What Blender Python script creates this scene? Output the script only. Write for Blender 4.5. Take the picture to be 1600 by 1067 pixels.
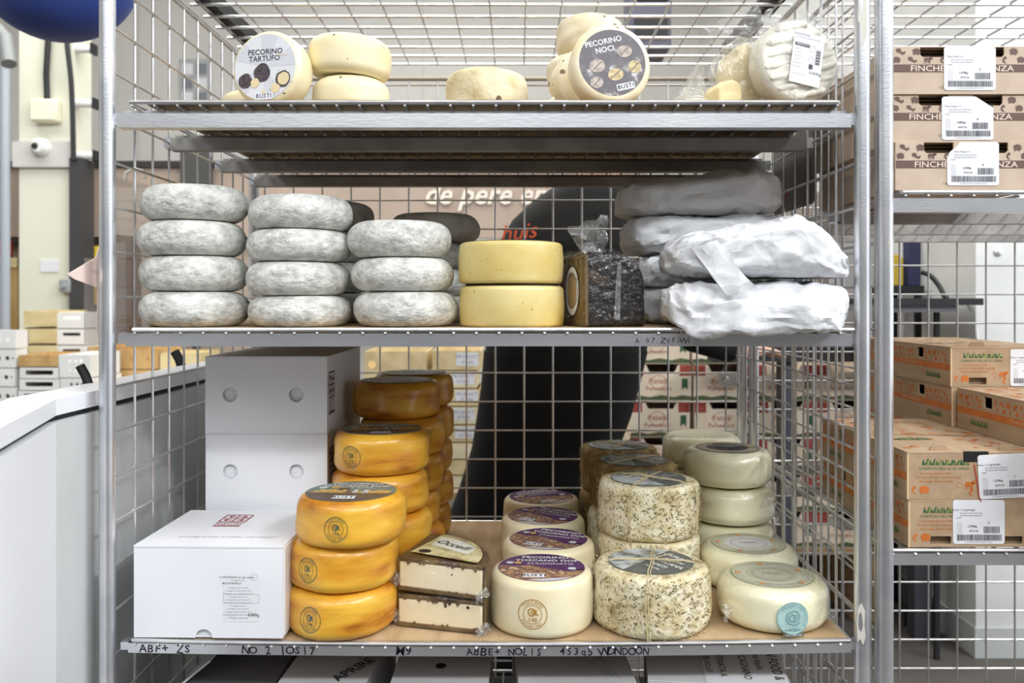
import bpy, bmesh, math, random
from mathutils import Vector, Matrix, noise
R = math.radians
ZC, F, VX, VY, D0 = 1.2, 1340.0, 808.0, 467.0, 1.34   # eye height, focal length in px, vanishing point, eye to rack front
sc = bpy.context.scene
for o in list(bpy.data.objects): bpy.data.objects.remove(o)
C = sc.collection
# ------------------------------------------------------------------ camera, light, exposure
cd = bpy.data.cameras.new('camera'); cam = bpy.data.objects.new('camera', cd); C.objects.link(cam)
cam.location = (0, -D0, ZC); cam.rotation_euler = (R(90), 0, 0)
cd.sensor_width = 36; cd.lens = 36 * F / 1600; cd.shift_x = -8 / 1600; cd.shift_y = -66.5 / 1600
cd.clip_start = .02; cd.clip_end = 60
cd.dof.use_dof = True; cd.dof.focus_distance = 1.40; cd.dof.aperture_fstop = 5.0
sc.camera = cam
wd = bpy.data.worlds.new('world'); sc.world = wd; wd.use_nodes = True
wd.node_tree.nodes['Background'].inputs[0].default_value = (.93, .96, 1, 1)
wd.node_tree.nodes['Background'].inputs[1].default_value = 1.6
sc.view_settings.view_transform = 'Standard'; sc.view_settings.look = 'None'
sc.view_settings.exposure = 0.0; sc.view_settings.gamma = 1.0; sc.view_settings.use_curve_mapping = False
def area(name, loc, target, sx, sy, power, col=(1, 1, 1)):
    l = bpy.data.lights.new(name, 'AREA'); l.shape = 'RECTANGLE'; l.size = sx; l.size_y = sy; l.energy = power; l.color = col
    o = bpy.data.objects.new(name, l); C.objects.link(o); o.location = loc
    o.rotation_euler = (Vector(target) - Vector(loc)).to_track_quat('-Z', 'Y').to_euler()
    return o
for lx in (-2.9, .1, 3.1): area('aisle_tube_and_fill', (lx, -3.5, ZC + 2.95), (lx * .15, 0, ZC - .2), 1.9, .22, (68 if abs(lx) < 1 else 120 if lx > 0 else 50), (.96, .98, 1))  # middle tube inferred from the shelf shadow; both side tubes added as fill
area('aisle_tube_and_fill', (3.6, -.9, ZC + 2.95), (-.7, .2, ZC - .5), 1.9, .22, 110, (.95, .975, 1))  # added lamp, unseen, brightens the chest side and the cheeses
area('aisle_fill_light', (.0, -.75, ZC + 3.0), (0, -.6, 0), 3.2, .8, 22, (.97, .98, 1))  # added overhead fill, no such panel seen
area('hall_fill_light', (-1.4, 2.5, ZC + 2.95), (-1.6, 2.9, 0), 4.5, 2.2, 150, (1, .985, .94))  # unseen lamps here and below, added to brighten the hall background
area('hall_fill_light', (1.6, 2.0, ZC + 2.95), (1.6, 2.1, 0), 2.0, 2.0, 45, (1, .99, .97))
# ------------------------------------------------------------------ helpers
def S(r, g, b):
    f = lambda c: (c / 255 / 12.92) if c <= 10 else ((c / 255 + .055) / 1.055) ** 2.4
    return (f(r), f(g), f(b), 1)
def wx(px, d): return (px - VX) / F * d
def wh(py, d): return (VY - py) / F * d
def wp(px, py, d): return Vector((wx(px, d), d - D0, ZC + wh(py, d)))
def mat(name, c1, c2=None, c3=None, scale=8, lo=.4, hi=.6, rough=.5, metal=0, bump=0, bscale=60, bdet=3, detail=5,
        stretch=(1, 1, 1), nr=.5, speck=None, sscale=60, sthr=.12, coat=0, spec=.5, sss=0, dist=0, bd=.004, crough=.15):
    m = bpy.data.materials.new(name); m.use_nodes = True
    N, L = m.node_tree.nodes, m.node_tree.links
    b = N['Principled BSDF']; b.inputs['Base Color'].default_value = c1; b.inputs['Roughness'].default_value = rough
    b.inputs['Metallic'].default_value = metal; b.inputs['Coat Weight'].default_value = coat; b.inputs['Coat Roughness'].default_value = crough
    b.inputs['Specular IOR Level'].default_value = spec
    if sss:
        b.inputs['Subsurface Weight'].default_value = sss; b.inputs['Subsurface Radius'].default_value = (1, .7, .4); b.inputs['Subsurface Scale'].default_value = .012
    if c2 is None and not bump and not speck: return m
    tc = N.new('ShaderNodeTexCoord'); oi = N.new('ShaderNodeObjectInfo')
    mul = N.new('ShaderNodeMath'); mul.operation = 'MULTIPLY'; mul.inputs[1].default_value = 37.0; L.new(oi.outputs['Random'], mul.inputs[0])
    add = N.new('ShaderNodeVectorMath'); add.operation = 'ADD'; L.new(tc.outputs['Object'], add.inputs[0]); L.new(mul.outputs[0], add.inputs[1])
    mp = N.new('ShaderNodeMapping'); mp.inputs['Scale'].default_value = stretch; L.new(add.outputs[0], mp.inputs[0])
    col = None
    if c2 is not None:
        n = N.new('ShaderNodeTexNoise'); n.inputs['Scale'].default_value = scale; n.inputs['Detail'].default_value = detail
        n.inputs['Distortion'].default_value = dist; n.inputs['Roughness'].default_value = nr; L.new(mp.outputs[0], n.inputs['Vector'])
        r = N.new('ShaderNodeValToRGB'); e = r.color_ramp.elements
        e[0].position = lo; e[0].color = c1; e[1].position = hi; e[1].color = c2
        if c3 is not None:
            x = e.new(min(.99, hi + (hi - lo) * .6)); x.color = c3
        L.new(n.outputs[0], r.inputs[0]); col = r.outputs[0]
    if speck:
        v = N.new('ShaderNodeTexVoronoi'); v.inputs['Scale'].default_value = sscale; L.new(add.outputs[0], v.inputs['Vector'])
        n2 = N.new('ShaderNodeTexNoise'); n2.inputs['Scale'].default_value = sscale * .45; n2.inputs['Detail'].default_value = 2; L.new(add.outputs[0], n2.inputs['Vector'])
        a = N.new('ShaderNodeMath'); a.operation = 'MULTIPLY_ADD'; a.inputs[1].default_value = -.9; a.inputs[2].default_value = .45 + sthr; L.new(n2.outputs[0], a.inputs[0])
        lt = N.new('ShaderNodeMath'); lt.operation = 'LESS_THAN'; L.new(v.outputs['Distance'], lt.inputs[0]); L.new(a.outputs[0], lt.inputs[1])
        mx = N.new('ShaderNodeMix'); mx.data_type = 'RGBA'; L.new(lt.outputs[0], mx.inputs[0])
        if col is not None: L.new(col, mx.inputs[6])
        else: mx.inputs[6].default_value = c1
        mx.inputs[7].default_value = speck; col = mx.outputs[2]
    if col is not None: L.new(col, b.inputs['Base Color'])
    if bump:
        n = N.new('ShaderNodeTexNoise'); n.inputs['Scale'].default_value = bscale; n.inputs['Detail'].default_value = bdet; L.new(mp.outputs[0], n.inputs['Vector'])
        bp = N.new('ShaderNodeBump'); bp.inputs['Strength'].default_value = bump; bp.inputs['Distance'].default_value = bd; L.new(n.outputs[0], bp.inputs['Height'])
        L.new(bp.outputs[0], b.inputs['Normal'])
        if coat: L.new(bp.outputs[0], b.inputs['Coat Normal'])
    return m
def crease(m, scale=16, amt=.9):      # fold lines pressed into paper
    N, L = m.node_tree.nodes, m.node_tree.links; b = N['Principled BSDF']
    tc = N.new('ShaderNodeTexCoord'); n = N.new('ShaderNodeTexNoise'); n.inputs['Scale'].default_value = 9; L.new(tc.outputs['Object'], n.inputs['Vector'])
    ma = N.new('ShaderNodeVectorMath'); ma.operation = 'MULTIPLY_ADD'; L.new(n.outputs['Color'], ma.inputs[0]); ma.inputs[1].default_value = (.07, .07, .07); L.new(tc.outputs['Object'], ma.inputs[2])
    prev = None
    for k, (s_, a) in enumerate(((scale, amt), (scale * 2.7, amt * .55))):
        v = N.new('ShaderNodeTexVoronoi'); v.feature = 'F1'; v.inputs['Scale'].default_value = s_; L.new(ma.outputs[0], v.inputs['Vector'])
        bp = N.new('ShaderNodeBump'); bp.inputs['Strength'].default_value = a; bp.inputs['Distance'].default_value = .35 / s_; L.new(v.outputs['Distance'], bp.inputs['Height'])
        if prev: L.new(prev.outputs[0], bp.inputs['Normal'])
        prev = bp
    L.new(prev.outputs[0], b.inputs['Normal'])
def film(name, fac=.14, rough=.12, bump=.6, bscale=45, milk=0.0):
    m = bpy.data.materials.new(name); m.use_nodes = True; N, L = m.node_tree.nodes, m.node_tree.links
    N.remove(N['Principled BSDF']); out = N['Material Output']
    t = N.new('ShaderNodeBsdfTransparent'); g = N.new('ShaderNodeBsdfGlossy'); g.inputs['Roughness'].default_value = rough
    d = N.new('ShaderNodeBsdfDiffuse'); d.inputs['Color'].default_value = (.86, .88, .88, 1)
    tr = N.new('ShaderNodeBsdfTranslucent'); tr.inputs['Color'].default_value = (.86, .88, .88, 1)
    md = N.new('ShaderNodeMixShader'); md.inputs[0].default_value = .5; L.new(d.outputs[0], md.inputs[1]); L.new(tr.outputs[0], md.inputs[2])
    m0 = N.new('ShaderNodeMixShader'); m0.inputs[0].default_value = milk; L.new(t.outputs[0], m0.inputs[1]); L.new(md.outputs[0], m0.inputs[2])
    m1 = N.new('ShaderNodeMixShader'); L.new(m0.outputs[0], m1.inputs[1]); L.new(g.outputs[0], m1.inputs[2]); L.new(m1.outputs[0], out.inputs[0])
    lw = N.new('ShaderNodeLayerWeight'); lw.inputs[0].default_value = .25
    a = N.new('ShaderNodeMath'); a.operation = 'MULTIPLY_ADD'; a.inputs[1].default_value = .16; a.inputs[2].default_value = fac; L.new(lw.outputs['Fresnel'], a.inputs[0]); L.new(a.outputs[0], m1.inputs[0])
    tc = N.new('ShaderNodeTexCoord'); n = N.new('ShaderNodeTexNoise'); n.inputs['Scale'].default_value = bscale; n.inputs['Detail'].default_value = 4; L.new(tc.outputs['Object'], n.inputs['Vector'])
    bp = N.new('ShaderNodeBump'); bp.inputs['Strength'].default_value = bump; bp.inputs['Distance'].default_value = .01; L.new(n.outputs[0], bp.inputs['Height'])
    L.new(bp.outputs[0], g.inputs['Normal'])
    return m
_txt = {}
def text_geo(s, shear=0., bold=0., spacing=1.):
    k = (s, shear, bold, spacing)
    if k not in _txt:
        cu = bpy.data.curves.new('t', 'FONT'); cu.body = s; cu.size = 1; cu.shear = shear; cu.offset = bold; cu.align_x = 'CENTER'; cu.align_y = 'CENTER'
        cu.resolution_u = 2; cu.space_character = spacing
        o = bpy.data.objects.new('t', cu); C.objects.link(o)
        me = bpy.data.meshes.new_from_object(o.evaluated_get(bpy.context.evaluated_depsgraph_get()))
        _txt[k] = ([(v.co.x, v.co.y) for v in me.vertices], [tuple(p.vertices) for p in me.polygons])
        bpy.data.objects.remove(o); bpy.data.curves.remove(cu); bpy.data.meshes.remove(me)
    return _txt[k]
def flat(o, u, v):
    o, u, v = Vector(o), Vector(u).normalized(), Vector(v).normalized(); n = u.cross(v)
    return lambda a, b, h=0: o + u * a + v * b + n * h
def cyl(cx, cy, rad, ang, z0):      # wraps (u,v) round a vertical cylinder; ang is the heading of u=0 (-90 deg faces the camera)
    def f(a, b, h=0):
        t = ang + a / rad
        return Vector((cx + (rad + h) * math.cos(t), cy + (rad + h) * math.sin(t), z0 + b))
    return f
def circ(r, n=40, cx=0, cy=0, ry=None, a0=0, a1=2 * math.pi):
    full = abs(a1 - a0 - 2 * math.pi) < 1e-6
    return [(cx + r * math.cos(a0 + (a1 - a0) * i / (n if full else n - 1)), cy + (ry or r) * math.sin(a0 + (a1 - a0) * i / (n if full else n - 1))) for i in range(n)]
def rect(x0, x1, y0, y1): return [(x0, y0), (x1, y0), (x1, y1), (x0, y1)]
def rr(x0, x1, y0, y1, r, n=5):
    p = []
    for cx, cy, a in ((x1 - r, y0 + r, -90), (x1 - r, y1 - r, 0), (x0 + r, y1 - r, 90), (x0 + r, y0 + r, 180)):
        p += [(cx + r * math.cos(R(a + 90 * i / n)), cy + r * math.sin(R(a + 90 * i / n))) for i in range(n + 1)]
    return p
class MB:
    def __init__(s): s.v = []; s.f = []; s.mi = []; s.ms = []
    def mid(s, m):
        if m not in s.ms: s.ms.append(m)
        return s.ms.index(m)
    def add(s, vs, fs, m, X=None):
        b = len(s.v); k = s.mid(m)
        s.v += [tuple(X @ Vector(q)) if X else tuple(q) for q in vs]
        for f in fs: s.f.append(tuple(i + b for i in f)); s.mi.append(k)
    def box(s, x0, x1, y0, y1, z0, z1, m, X=None):
        s.add([(x0, y0, z0), (x1, y0, z0), (x1, y1, z0), (x0, y1, z0), (x0, y0, z1), (x1, y0, z1), (x1, y1, z1), (x0, y1, z1)],
              [(0, 3, 2, 1), (4, 5, 6, 7), (0, 1, 5, 4), (1, 2, 6, 5), (2, 3, 7, 6), (3, 0, 4, 7)], m, X)
    def tube(s, pts, r, m, n=7, cap=True, X=None):
        pts = [Vector(p) for p in pts]; vs = []; fs = []; prev = None
        for i, p in enumerate(pts):
            t = (pts[min(i + 1, len(pts) - 1)] - pts[max(i - 1, 0)]).normalized()
            a = (prev - t * prev.dot(t)) if prev is not None else t.orthogonal()
            if a.length < 1e-6: a = t.orthogonal()
            a.normalize(); prev = a; b = t.cross(a); rr_ = r[i] if isinstance(r, (list, tuple)) else r
            vs += [p + (a * math.cos(2 * math.pi * j / n) + b * math.sin(2 * math.pi * j / n)) * rr_ for j in range(n)]
        for i in range(len(pts) - 1):
            for j in range(n): fs.append((i * n + j, i * n + (j + 1) % n, (i + 1) * n + (j + 1) % n, (i + 1) * n + j))
        if cap: fs += [tuple(range(n))[::-1], tuple(range((len(pts) - 1) * n, len(pts) * n))]
        s.add(vs, fs, m, X)
    def lathe(s, prof, m, n=56, X=None, jit=0, jf=9., seed=0, sq=None):
        vs = []; fs = []; rings = []
        for (r, z) in prof:
            if r < 1e-6: rings.append([len(vs)]); vs.append(Vector((0, 0, z))); continue
            ring = []
            for j in range(n):
                t = 2 * math.pi * j / n; p = Vector((math.cos(t) * r, math.sin(t) * r, z))
                if jit:
                    q = p * jf + Vector((seed * 7.3, seed * 3.1, 0)); k = 1 + jit * noise.fractal(q, 1, 2, 3) / max(r, .01) * min(1, r / prof[len(prof) // 2][0])
                    p.x *= k; p.y *= k
                ring.append(len(vs)); vs.append(p)
            rings.append(ring)
        for a, b in zip(rings, rings[1:]):
            if len(a) == 1 and len(b) == 1: continue
            for j in range(n):
                k = (j + 1) % n
                if len(a) == 1: fs.append((a[0], b[k], b[j]))
                elif len(b) == 1: fs.append((a[j], a[k], b[0]))
                else: fs.append((a[j], a[k], b[k], b[j]))
        s.add(vs, fs, m, X)
    def up(s, pts, m, mp, h=0): s.add([mp(a, b, h) for a, b in pts], [tuple(range(len(pts)))], m)
    def line(s, pts, w, m, mp, h=0):
        for (a, b), (c, d) in zip(pts, pts[1:]):
            l = math.hypot(c - a, d - b) or 1e-9; nx, ny = -(d - b) / l * w / 2, (c - a) / l * w / 2
            s.up([(a + nx, b + ny), (a - nx, b - ny), (c - nx, d - ny), (c + nx, d + ny)], m, mp, h)
    def text(s, t, size, m, mp, u=0, v=0, h=0, shear=0., bold=0., rot=0, sx=1., spacing=1.):
        vs, fs = text_geo(t, shear, bold, spacing); c, q = math.cos(rot), math.sin(rot)
        s.add([mp(u + (a * sx * c - b * q) * size, v + (a * sx * q + b * c) * size, h) for a, b in vs], fs, m)
    def arc_text(s, t, size, rad, a0, m, mp, u=0, v=0, h=0, inward=False, step=None, bold=0.):
        n = len(t); st = step or size * .75 / rad
        for i, ch in enumerate(t):
            if ch == ' ': continue
            a = a0 + ((n - 1) / 2 - i) * st * (-1 if inward else 1)
            s.text(ch, size, m, mp, u + rad * math.cos(a), v + rad * math.sin(a), h, bold=bold, rot=a - math.pi / 2 + (math.pi if inward else 0))
    def ring(s, r, w, m, mp, u=0, v=0, h=0, n=40):
        a, b = circ(r, n, u, v), circ(r - w, n, u, v)
        for i in range(n): s.up([a[i], a[(i + 1) % n], b[(i + 1) % n], b[i]], m, mp, h)
    def panel(s, outer, holes, t, m, mp, edge=None):
        bm = bmesh.new(); es = []
        for lp in [outer] + holes:
            vv = [bm.verts.new((a, b, 0)) for a, b in lp]; es += [bm.edges.new((vv[i], vv[(i + 1) % len(vv)])) for i in range(len(vv))]
        bmesh.ops.triangle_fill(bm, use_beauty=True, use_dissolve=False, edges=es, normal=(0, 0, 1)); bm.verts.index_update()
        P = [(v.co.x, v.co.y) for v in bm.verts]; T = [tuple(v.index for v in f.verts) for f in bm.faces]; bm.free()
        s.add([mp(a, b, 0) for a, b in P], T, m); s.add([mp(a, b, -t) for a, b in P], [q[::-1] for q in T], m)
        for lp in [outer] + holes:
            n = len(lp); s.add([mp(a, b, 0) for a, b in lp] + [mp(a, b, -t) for a, b in lp], [(i, (i + 1) % n, n + (i + 1) % n, n + i) for i in range(n)], edge or m)
    def build(s, name, parent=None, loc=None, rot=None, ang=38, bevel=0, recalc=True, subsurf=0):
        me = bpy.data.meshes.new(name); me.from_pydata([tuple(q) for q in s.v], [], s.f)
        for m in s.ms: me.materials.append(m)
        me.polygons.foreach_set('material_index', s.mi); me.update()
        if ang:
            me.polygons.foreach_set('use_smooth', [True] * len(me.polygons)); me.set_sharp_from_angle(angle=R(ang))
        o = bpy.data.objects.new(name, me); C.objects.link(o); o.parent = parent
        if loc is not None: o.location = loc
        if rot is not None: o.rotation_euler = rot
        if bevel:
            b = o.modifiers.new('bevel', 'BEVEL'); b.width = bevel; b.segments = 2; b.limit_method = 'ANGLE'
        if subsurf:
            b = o.modifiers.new('sub', 'SUBSURF'); b.levels = b.render_levels = subsurf
        return o
def tag(o, label=None, cat=None, group=None, kind=None):
    if label: o['label'] = label
    if cat: o['category'] = cat
    if group: o['group'] = group
    if kind: o['kind'] = kind
    return o
def thing(name, label, cat, loc=(0, 0, 0), rotz=0, group=None, rot=None):
    o = bpy.data.objects.new(name, None); C.objects.link(o); o.location = loc; o.rotation_euler = rot or (0, 0, rotz); o.empty_display_size = .05
    return tag(o, label, cat, group)
def struct(name, mb, **k): return tag(mb.build(name, **k), kind='structure')
# ------------------------------------------------------------------ materials
ZINC = mat('zinc wire', S(222, 221, 220), S(206, 206, 208), scale=30, rough=.3, metal=.85)
STEEL = mat('galvanised bar', S(226, 227, 230), S(206, 209, 215), scale=14, lo=.35, hi=.65, rough=.32, metal=.85, bump=.05, bscale=300, stretch=(.3, 1, 1))
STEELSH = mat('shaded galvanised bar', S(172, 169, 166), S(152, 150, 147), scale=14, rough=.6, metal=.5)  # same steel, with the shade under the shelf put into its colour
INK = mat('black marker', S(28, 27, 40), rough=.4)
CARD = mat('brown cardboard', S(190, 164, 128), S(176, 149, 112), scale=40, rough=.85, stretch=(1, .2, 1), bump=.1, bscale=200)
CARDD = mat('grey brown cardboard', S(158, 138, 112), S(144, 124, 98), scale=30, rough=.9, stretch=(1, .2, 1))
WCARD = mat('white carton', S(234, 235, 239), S(229, 231, 235), scale=4, rough=.55)
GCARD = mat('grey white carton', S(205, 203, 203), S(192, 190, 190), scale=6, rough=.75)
GREY = mat('grey mould rind', S(164, 165, 160), S(216, 216, 210), S(232, 232, 226), scale=42, lo=.34, hi=.56, detail=10, nr=.68, stretch=(1, 1, 1.5), rough=.85, bump=1.0, bscale=90, bdet=8, speck=S(150, 150, 146), sscale=210, sthr=-.02)
GREYD = mat('dark grey mould rind', S(190, 184, 174), S(166, 158, 148), S(128, 121, 112), scale=20, lo=.3, hi=.6, detail=9, rough=.9, bump=.7, bscale=90, bdet=6)
ORANGE = mat('amber rind', S(234, 182, 62), S(212, 146, 38), S(168, 94, 22), scale=11, lo=.36, hi=.56, detail=6, stretch=(.8, .8, 3.2), rough=.36, coat=.35, bump=.16, bscale=22, bdet=4, sss=.0)
YELLOW = mat('pale yellow rind', S(226, 208, 144), S(214, 188, 108), S(176, 140, 58), scale=10, lo=.38, hi=.6, detail=7, stretch=(1, 1, 1.4), rough=.42, coat=.15, bump=.08, bscale=70, speck=S(158, 126, 60), sscale=130, sthr=.02)
CREAM = mat('cream rind', S(240, 230, 194), S(234, 220, 174), scale=10, rough=.45, bump=.1, bscale=40, speck=S(92, 88, 80), sscale=62, sthr=.07)
OLDCR = mat('floury rind', S(232, 222, 190), S(214, 200, 158), S(188, 168, 122), scale=26, lo=.4, hi=.64, detail=8, rough=.8, bump=.45, bscale=120, bdet=5, speck=S(112, 98, 74), sscale=42, sthr=.05)
NOCI = mat('speckled pale rind', S(240, 230, 204), S(232, 216, 176), S(198, 160, 100), scale=16, lo=.42, hi=.66, detail=6, rough=.55, bump=.3, bscale=40, speck=S(132, 112, 84), sscale=50, sthr=.09)
WHITE = mat('ivory rind', S(250, 246, 214), S(245, 239, 202), scale=7, rough=.3, coat=.4, bump=.06, bscale=24)
IVORY = mat('pale straw rind', S(238, 229, 196), S(230, 217, 178), scale=9, rough=.38, coat=.25, bump=.12, bscale=60, bdet=4)
HERB = mat('herb coated rind', S(236, 228, 200), S(216, 202, 160), S(158, 136, 88), scale=32, lo=.42, hi=.62, detail=8, rough=.85, bump=.7, bscale=130, bdet=5, speck=S(128, 112, 70), sscale=110, sthr=-.0)
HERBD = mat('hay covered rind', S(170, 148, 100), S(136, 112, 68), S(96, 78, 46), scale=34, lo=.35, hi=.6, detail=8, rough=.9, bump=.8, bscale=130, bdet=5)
BL1 = mat('dry herb blade', S(122, 112, 66), rough=.8); BL2 = mat('pale straw blade', S(196, 176, 116), rough=.8); BL3 = mat('brown herb blade', S(92, 76, 46), rough=.8)
TWINE = mat('jute twine', S(206, 192, 152), rough=.9)
BLACK = mat('black ash rind', S(30, 28, 29), S(18, 16, 17), S(84, 66, 52), scale=20, lo=.4, hi=.62, detail=8, rough=.5, bump=1.0, bscale=85, bdet=2.5, coat=.7, spec=.25, bd=.007, crough=.09)
CUT = mat('aged cut paste', S(112, 90, 54), S(78, 60, 36), S(46, 36, 24), scale=22, lo=.35, hi=.6, detail=7, rough=.6, stretch=(1, 1, .3))
PASTE = mat('pale cheese paste', S(252, 240, 208), S(248, 232, 192), scale=8, rough=.4, coat=.5, speck=S(74, 56, 48), sscale=46, sthr=-.02)
BRIND = mat('leaf brown rind', S(128, 106, 66), S(92, 70, 44), S(58, 42, 34), scale=26, lo=.35, hi=.6, detail=8, rough=.45, bump=.6, bscale=50)
PAPER = mat('white wrapping paper', S(222, 223, 226), S(216, 218, 221), scale=5, rough=.62, bump=.12, bscale=60)
PAPERG = mat('grey wrapping paper', S(216, 214, 213), S(207, 205, 204), scale=5, rough=.6, bump=.12, bscale=60)
crease(PAPER, 15, .55); crease(PAPERG, 15, .5)
RIB = mat('white ribbed rind', S(232, 229, 214), S(222, 217, 199), scale=10, rough=.5, bump=.2, bscale=40)
WEDGE = mat('pale yellow paste', S(244, 230, 188), S(238, 221, 170), scale=8, rough=.5)
FILM = film('clear film', .05, .08, 1.0, 35); FILM2 = film('clear film tail', .16, .1, .9, 60, .25); FILM3 = film('cloudy bag', .14, .10, 1.0, 55, .14); BAG = film('wrinkled clear bag', .08, .09, 1.0, 50, .06)
def plain(name, r, g, b, rough=.5, **k): return mat(name, S(r, g, b), rough=rough, **k)
LBW = plain('label white', 230, 231, 235); LBG = plain('label grey', 206, 208, 214); LBG2 = plain('label light grey', 220, 222, 226)
TXT = plain('print dark grey', 66, 66, 78); TXB = plain('print black', 40, 40, 42); TXW = plain('print white', 240, 240, 238); TXG = plain('print mid grey', 150, 150, 154)
TRUF = mat('print truffle', S(48, 42, 48), S(84, 72, 76), scale=200, rough=.5); TRUC = plain('print truffle flesh', 226, 208, 164)
LBD = mat('worn dark label', S(96, 92, 98), S(112, 108, 112), S(206, 206, 206), scale=42, lo=.46, hi=.6, detail=8, rough=.5)
WNUT = mat('print walnut', S(206, 190, 150), S(176, 156, 112), scale=160, rough=.5); WNUT2 = mat('print faded walnut', S(190, 178, 168), S(150, 138, 128), scale=120, rough=.5)
TEAL = mat('print grey green', S(120, 140, 132), S(104, 122, 116), scale=30, rough=.4); UMB = plain('print umber', 96, 82, 72, .4); OCH = plain('print ochre', 214, 172, 92, .4); ROSE = plain('print rose', 204, 164, 140, .4)
PURP = mat('print purple', S(104, 68, 112), S(88, 56, 98), scale=25, rough=.4); PBR = mat('print brown picture', S(176, 140, 104), S(112, 78, 82), S(214, 186, 142), scale=60, lo=.4, hi=.55, detail=6, rough=.4)
SLATE = mat('print slate', S(92, 98, 98), S(78, 84, 86), scale=30, rough=.35); PHOTO = mat('print pale photo', S(196, 202, 204), S(140, 146, 142), S(92, 100, 92), scale=40, lo=.4, hi=.56, rough=.35)
STG = mat('stamp green ink', S(98, 110, 40), S(52, 92, 96), scale=60, lo=.45, hi=.62, rough=.5); STB = plain('stamp brown', 176, 128, 46); STL = plain('stamp pale blue', 176, 208, 204); STL2 = plain('stamp blue', 120, 166, 172)
RED = plain('print dark red', 158, 52, 58); REDD = plain('print maroon', 96, 52, 60)
FBOX = mat('beige carton', S(198, 178, 158), S(190, 169, 149), scale=30, rough=.7); FBRN = plain('print dark brown', 100, 78, 68, .6); FTXT = plain('print beige', 226, 208, 190, .6)
KRAFT = mat('kraft carton', S(180, 154, 124), S(170, 144, 114), scale=40, rough=.8, stretch=(1, .3, 1)); KEDGE = plain('kraft edge', 214, 186, 146, .8)
ORNG = mat('print orange', S(204, 116, 46), S(192, 104, 38), scale=60, rough=.6); GRN = mat('print green', S(86, 124, 52), S(58, 92, 40), S(150, 170, 90), scale=160, lo=.42, hi=.56, rough=.6); GRN2 = plain('print dark green', 52, 96, 62, .6)
DARK = plain('dark gap', 22, 20, 20, .8); COAT = mat('black cloth', S(20, 20, 22), S(14, 14, 16), scale=20, rough=.9); JACK = mat('dark olive cloth', S(30, 27, 23), S(23, 21, 19), scale=6, rough=.85, bump=.2, bscale=12)
SKIN = plain('skin', 214, 168, 140, .5); HAIR = mat('brown hair', S(70, 52, 40), S(48, 36, 28), scale=60, rough=.6, stretch=(1, 1, .1)); ORT = plain('orange red print', 216, 88, 46)
WPAINT = mat('white enamel', S(240, 242, 246), S(236, 238, 243), scale=2, rough=.35); BRUSH = mat('grey panel', S(204, 206, 206), S(196, 198, 198), scale=3, rough=.4); RUB = plain('black rubber', 30, 31, 34, .6)
# ------------------------------------------------------------------ the setting
YB = 5.9
mb = MB(); mb.box(-6, 6, -5.1, 8.5, -.08, 0, mat('dark concrete floor', S(92, 87, 82), S(76, 72, 68), scale=3, rough=.7)); struct('floor', mb)
WALLW = mat('cool room wall', S(214, 212, 208), S(208, 206, 201), scale=1.5, rough=.5)
mb = MB(); mb.box(-6, 6, YB, YB + .12, 0, 4.4, WALLW)
for x in (-4.4, -3.2, -2.0, -.8, .4, 1.6, 2.8): mb.box(x, x + .012, YB - .004, YB, 0, 4.4, plain('panel seam', 196, 196, 194))
struct('wall_back', mb)
mb = MB(); mb.box(-6.1, -6, -5.1, YB, 0, 4.4, WALLW); struct('wall_left', mb)
mb = MB(); mb.box(-6, 6, -5.1, 8.5, 4.4, 4.5, mat('white ceiling', S(226, 224, 222), S(220, 218, 215), scale=2, rough=.8)); struct('ceiling', mb)
# white cold room standing out into the hall on the right
xr, yr = 1.535, 2.87 - D0
mb = MB(); CRW = mat('cold room panel', S(226, 227, 224), S(216, 218, 215), scale=4, rough=.3)
mb.box(xr, 6, yr, YB - .002, .0, 4.398, CRW); mb.box(xr - .006, 6, yr - .006, YB - .002, 0, .1, plain('grey plinth', 186, 188, 188))
for px, py in ((1559, 394), (1560, 640)):
    p = wp(px, py, yr + D0); mb.lathe([(0, 0), (.012, 0), (.014, -.004), (.006, -.007), (0, -.007)], STEEL, 16, Matrix.Translation((p.x, yr - .0, p.z)) @ Matrix.Rotation(R(-90), 4, 'X'))
struct('wall_right', mb)
mb = MB(); mb.box(-6, -2.6, -5.1, -5.0, 0, 4.398, plain('grey blocker wall', 120, 118, 114)); mb.box(2.2, 6, -5.1, -5.0, 0, 4.398, plain('grey blocker wall b', 120, 118, 114)); mb.box(-2.6, 2.2, -5.1, -5.0, 0, 2.7, plain('dark blocker wall', 92, 90, 88)); struct('blocker_wall_front', mb)  # unseen wall added to darken metal reflections and cut the fill
# cream door-like column and dark frame on the far left
dC = 4.62
mb = MB(); CRE = mat('cream panel', S(232, 231, 214), S(226, 226, 207), scale=2, rough=.5)
x0, x1 = wx(30, dC), wx(114, dC); mb.box(x0, x1, dC - D0, dC - D0 + .2, 0, 4.38, CRE)
mb.box(x0 - .02, x1 + .01, dC - D0 - .03, dC - D0, ZC + wh(262, dC), ZC + wh(222, dC), WALLW)
struct('column', mb)
mb = MB(); mb.box(wx(114, dC), wx(133, dC), dC - D0 - .04, dC - D0 + .1, 0, ZC + wh(248, dC), plain('dark frame', 62, 62, 64, .5)); struct('trim_1', mb)
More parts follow.
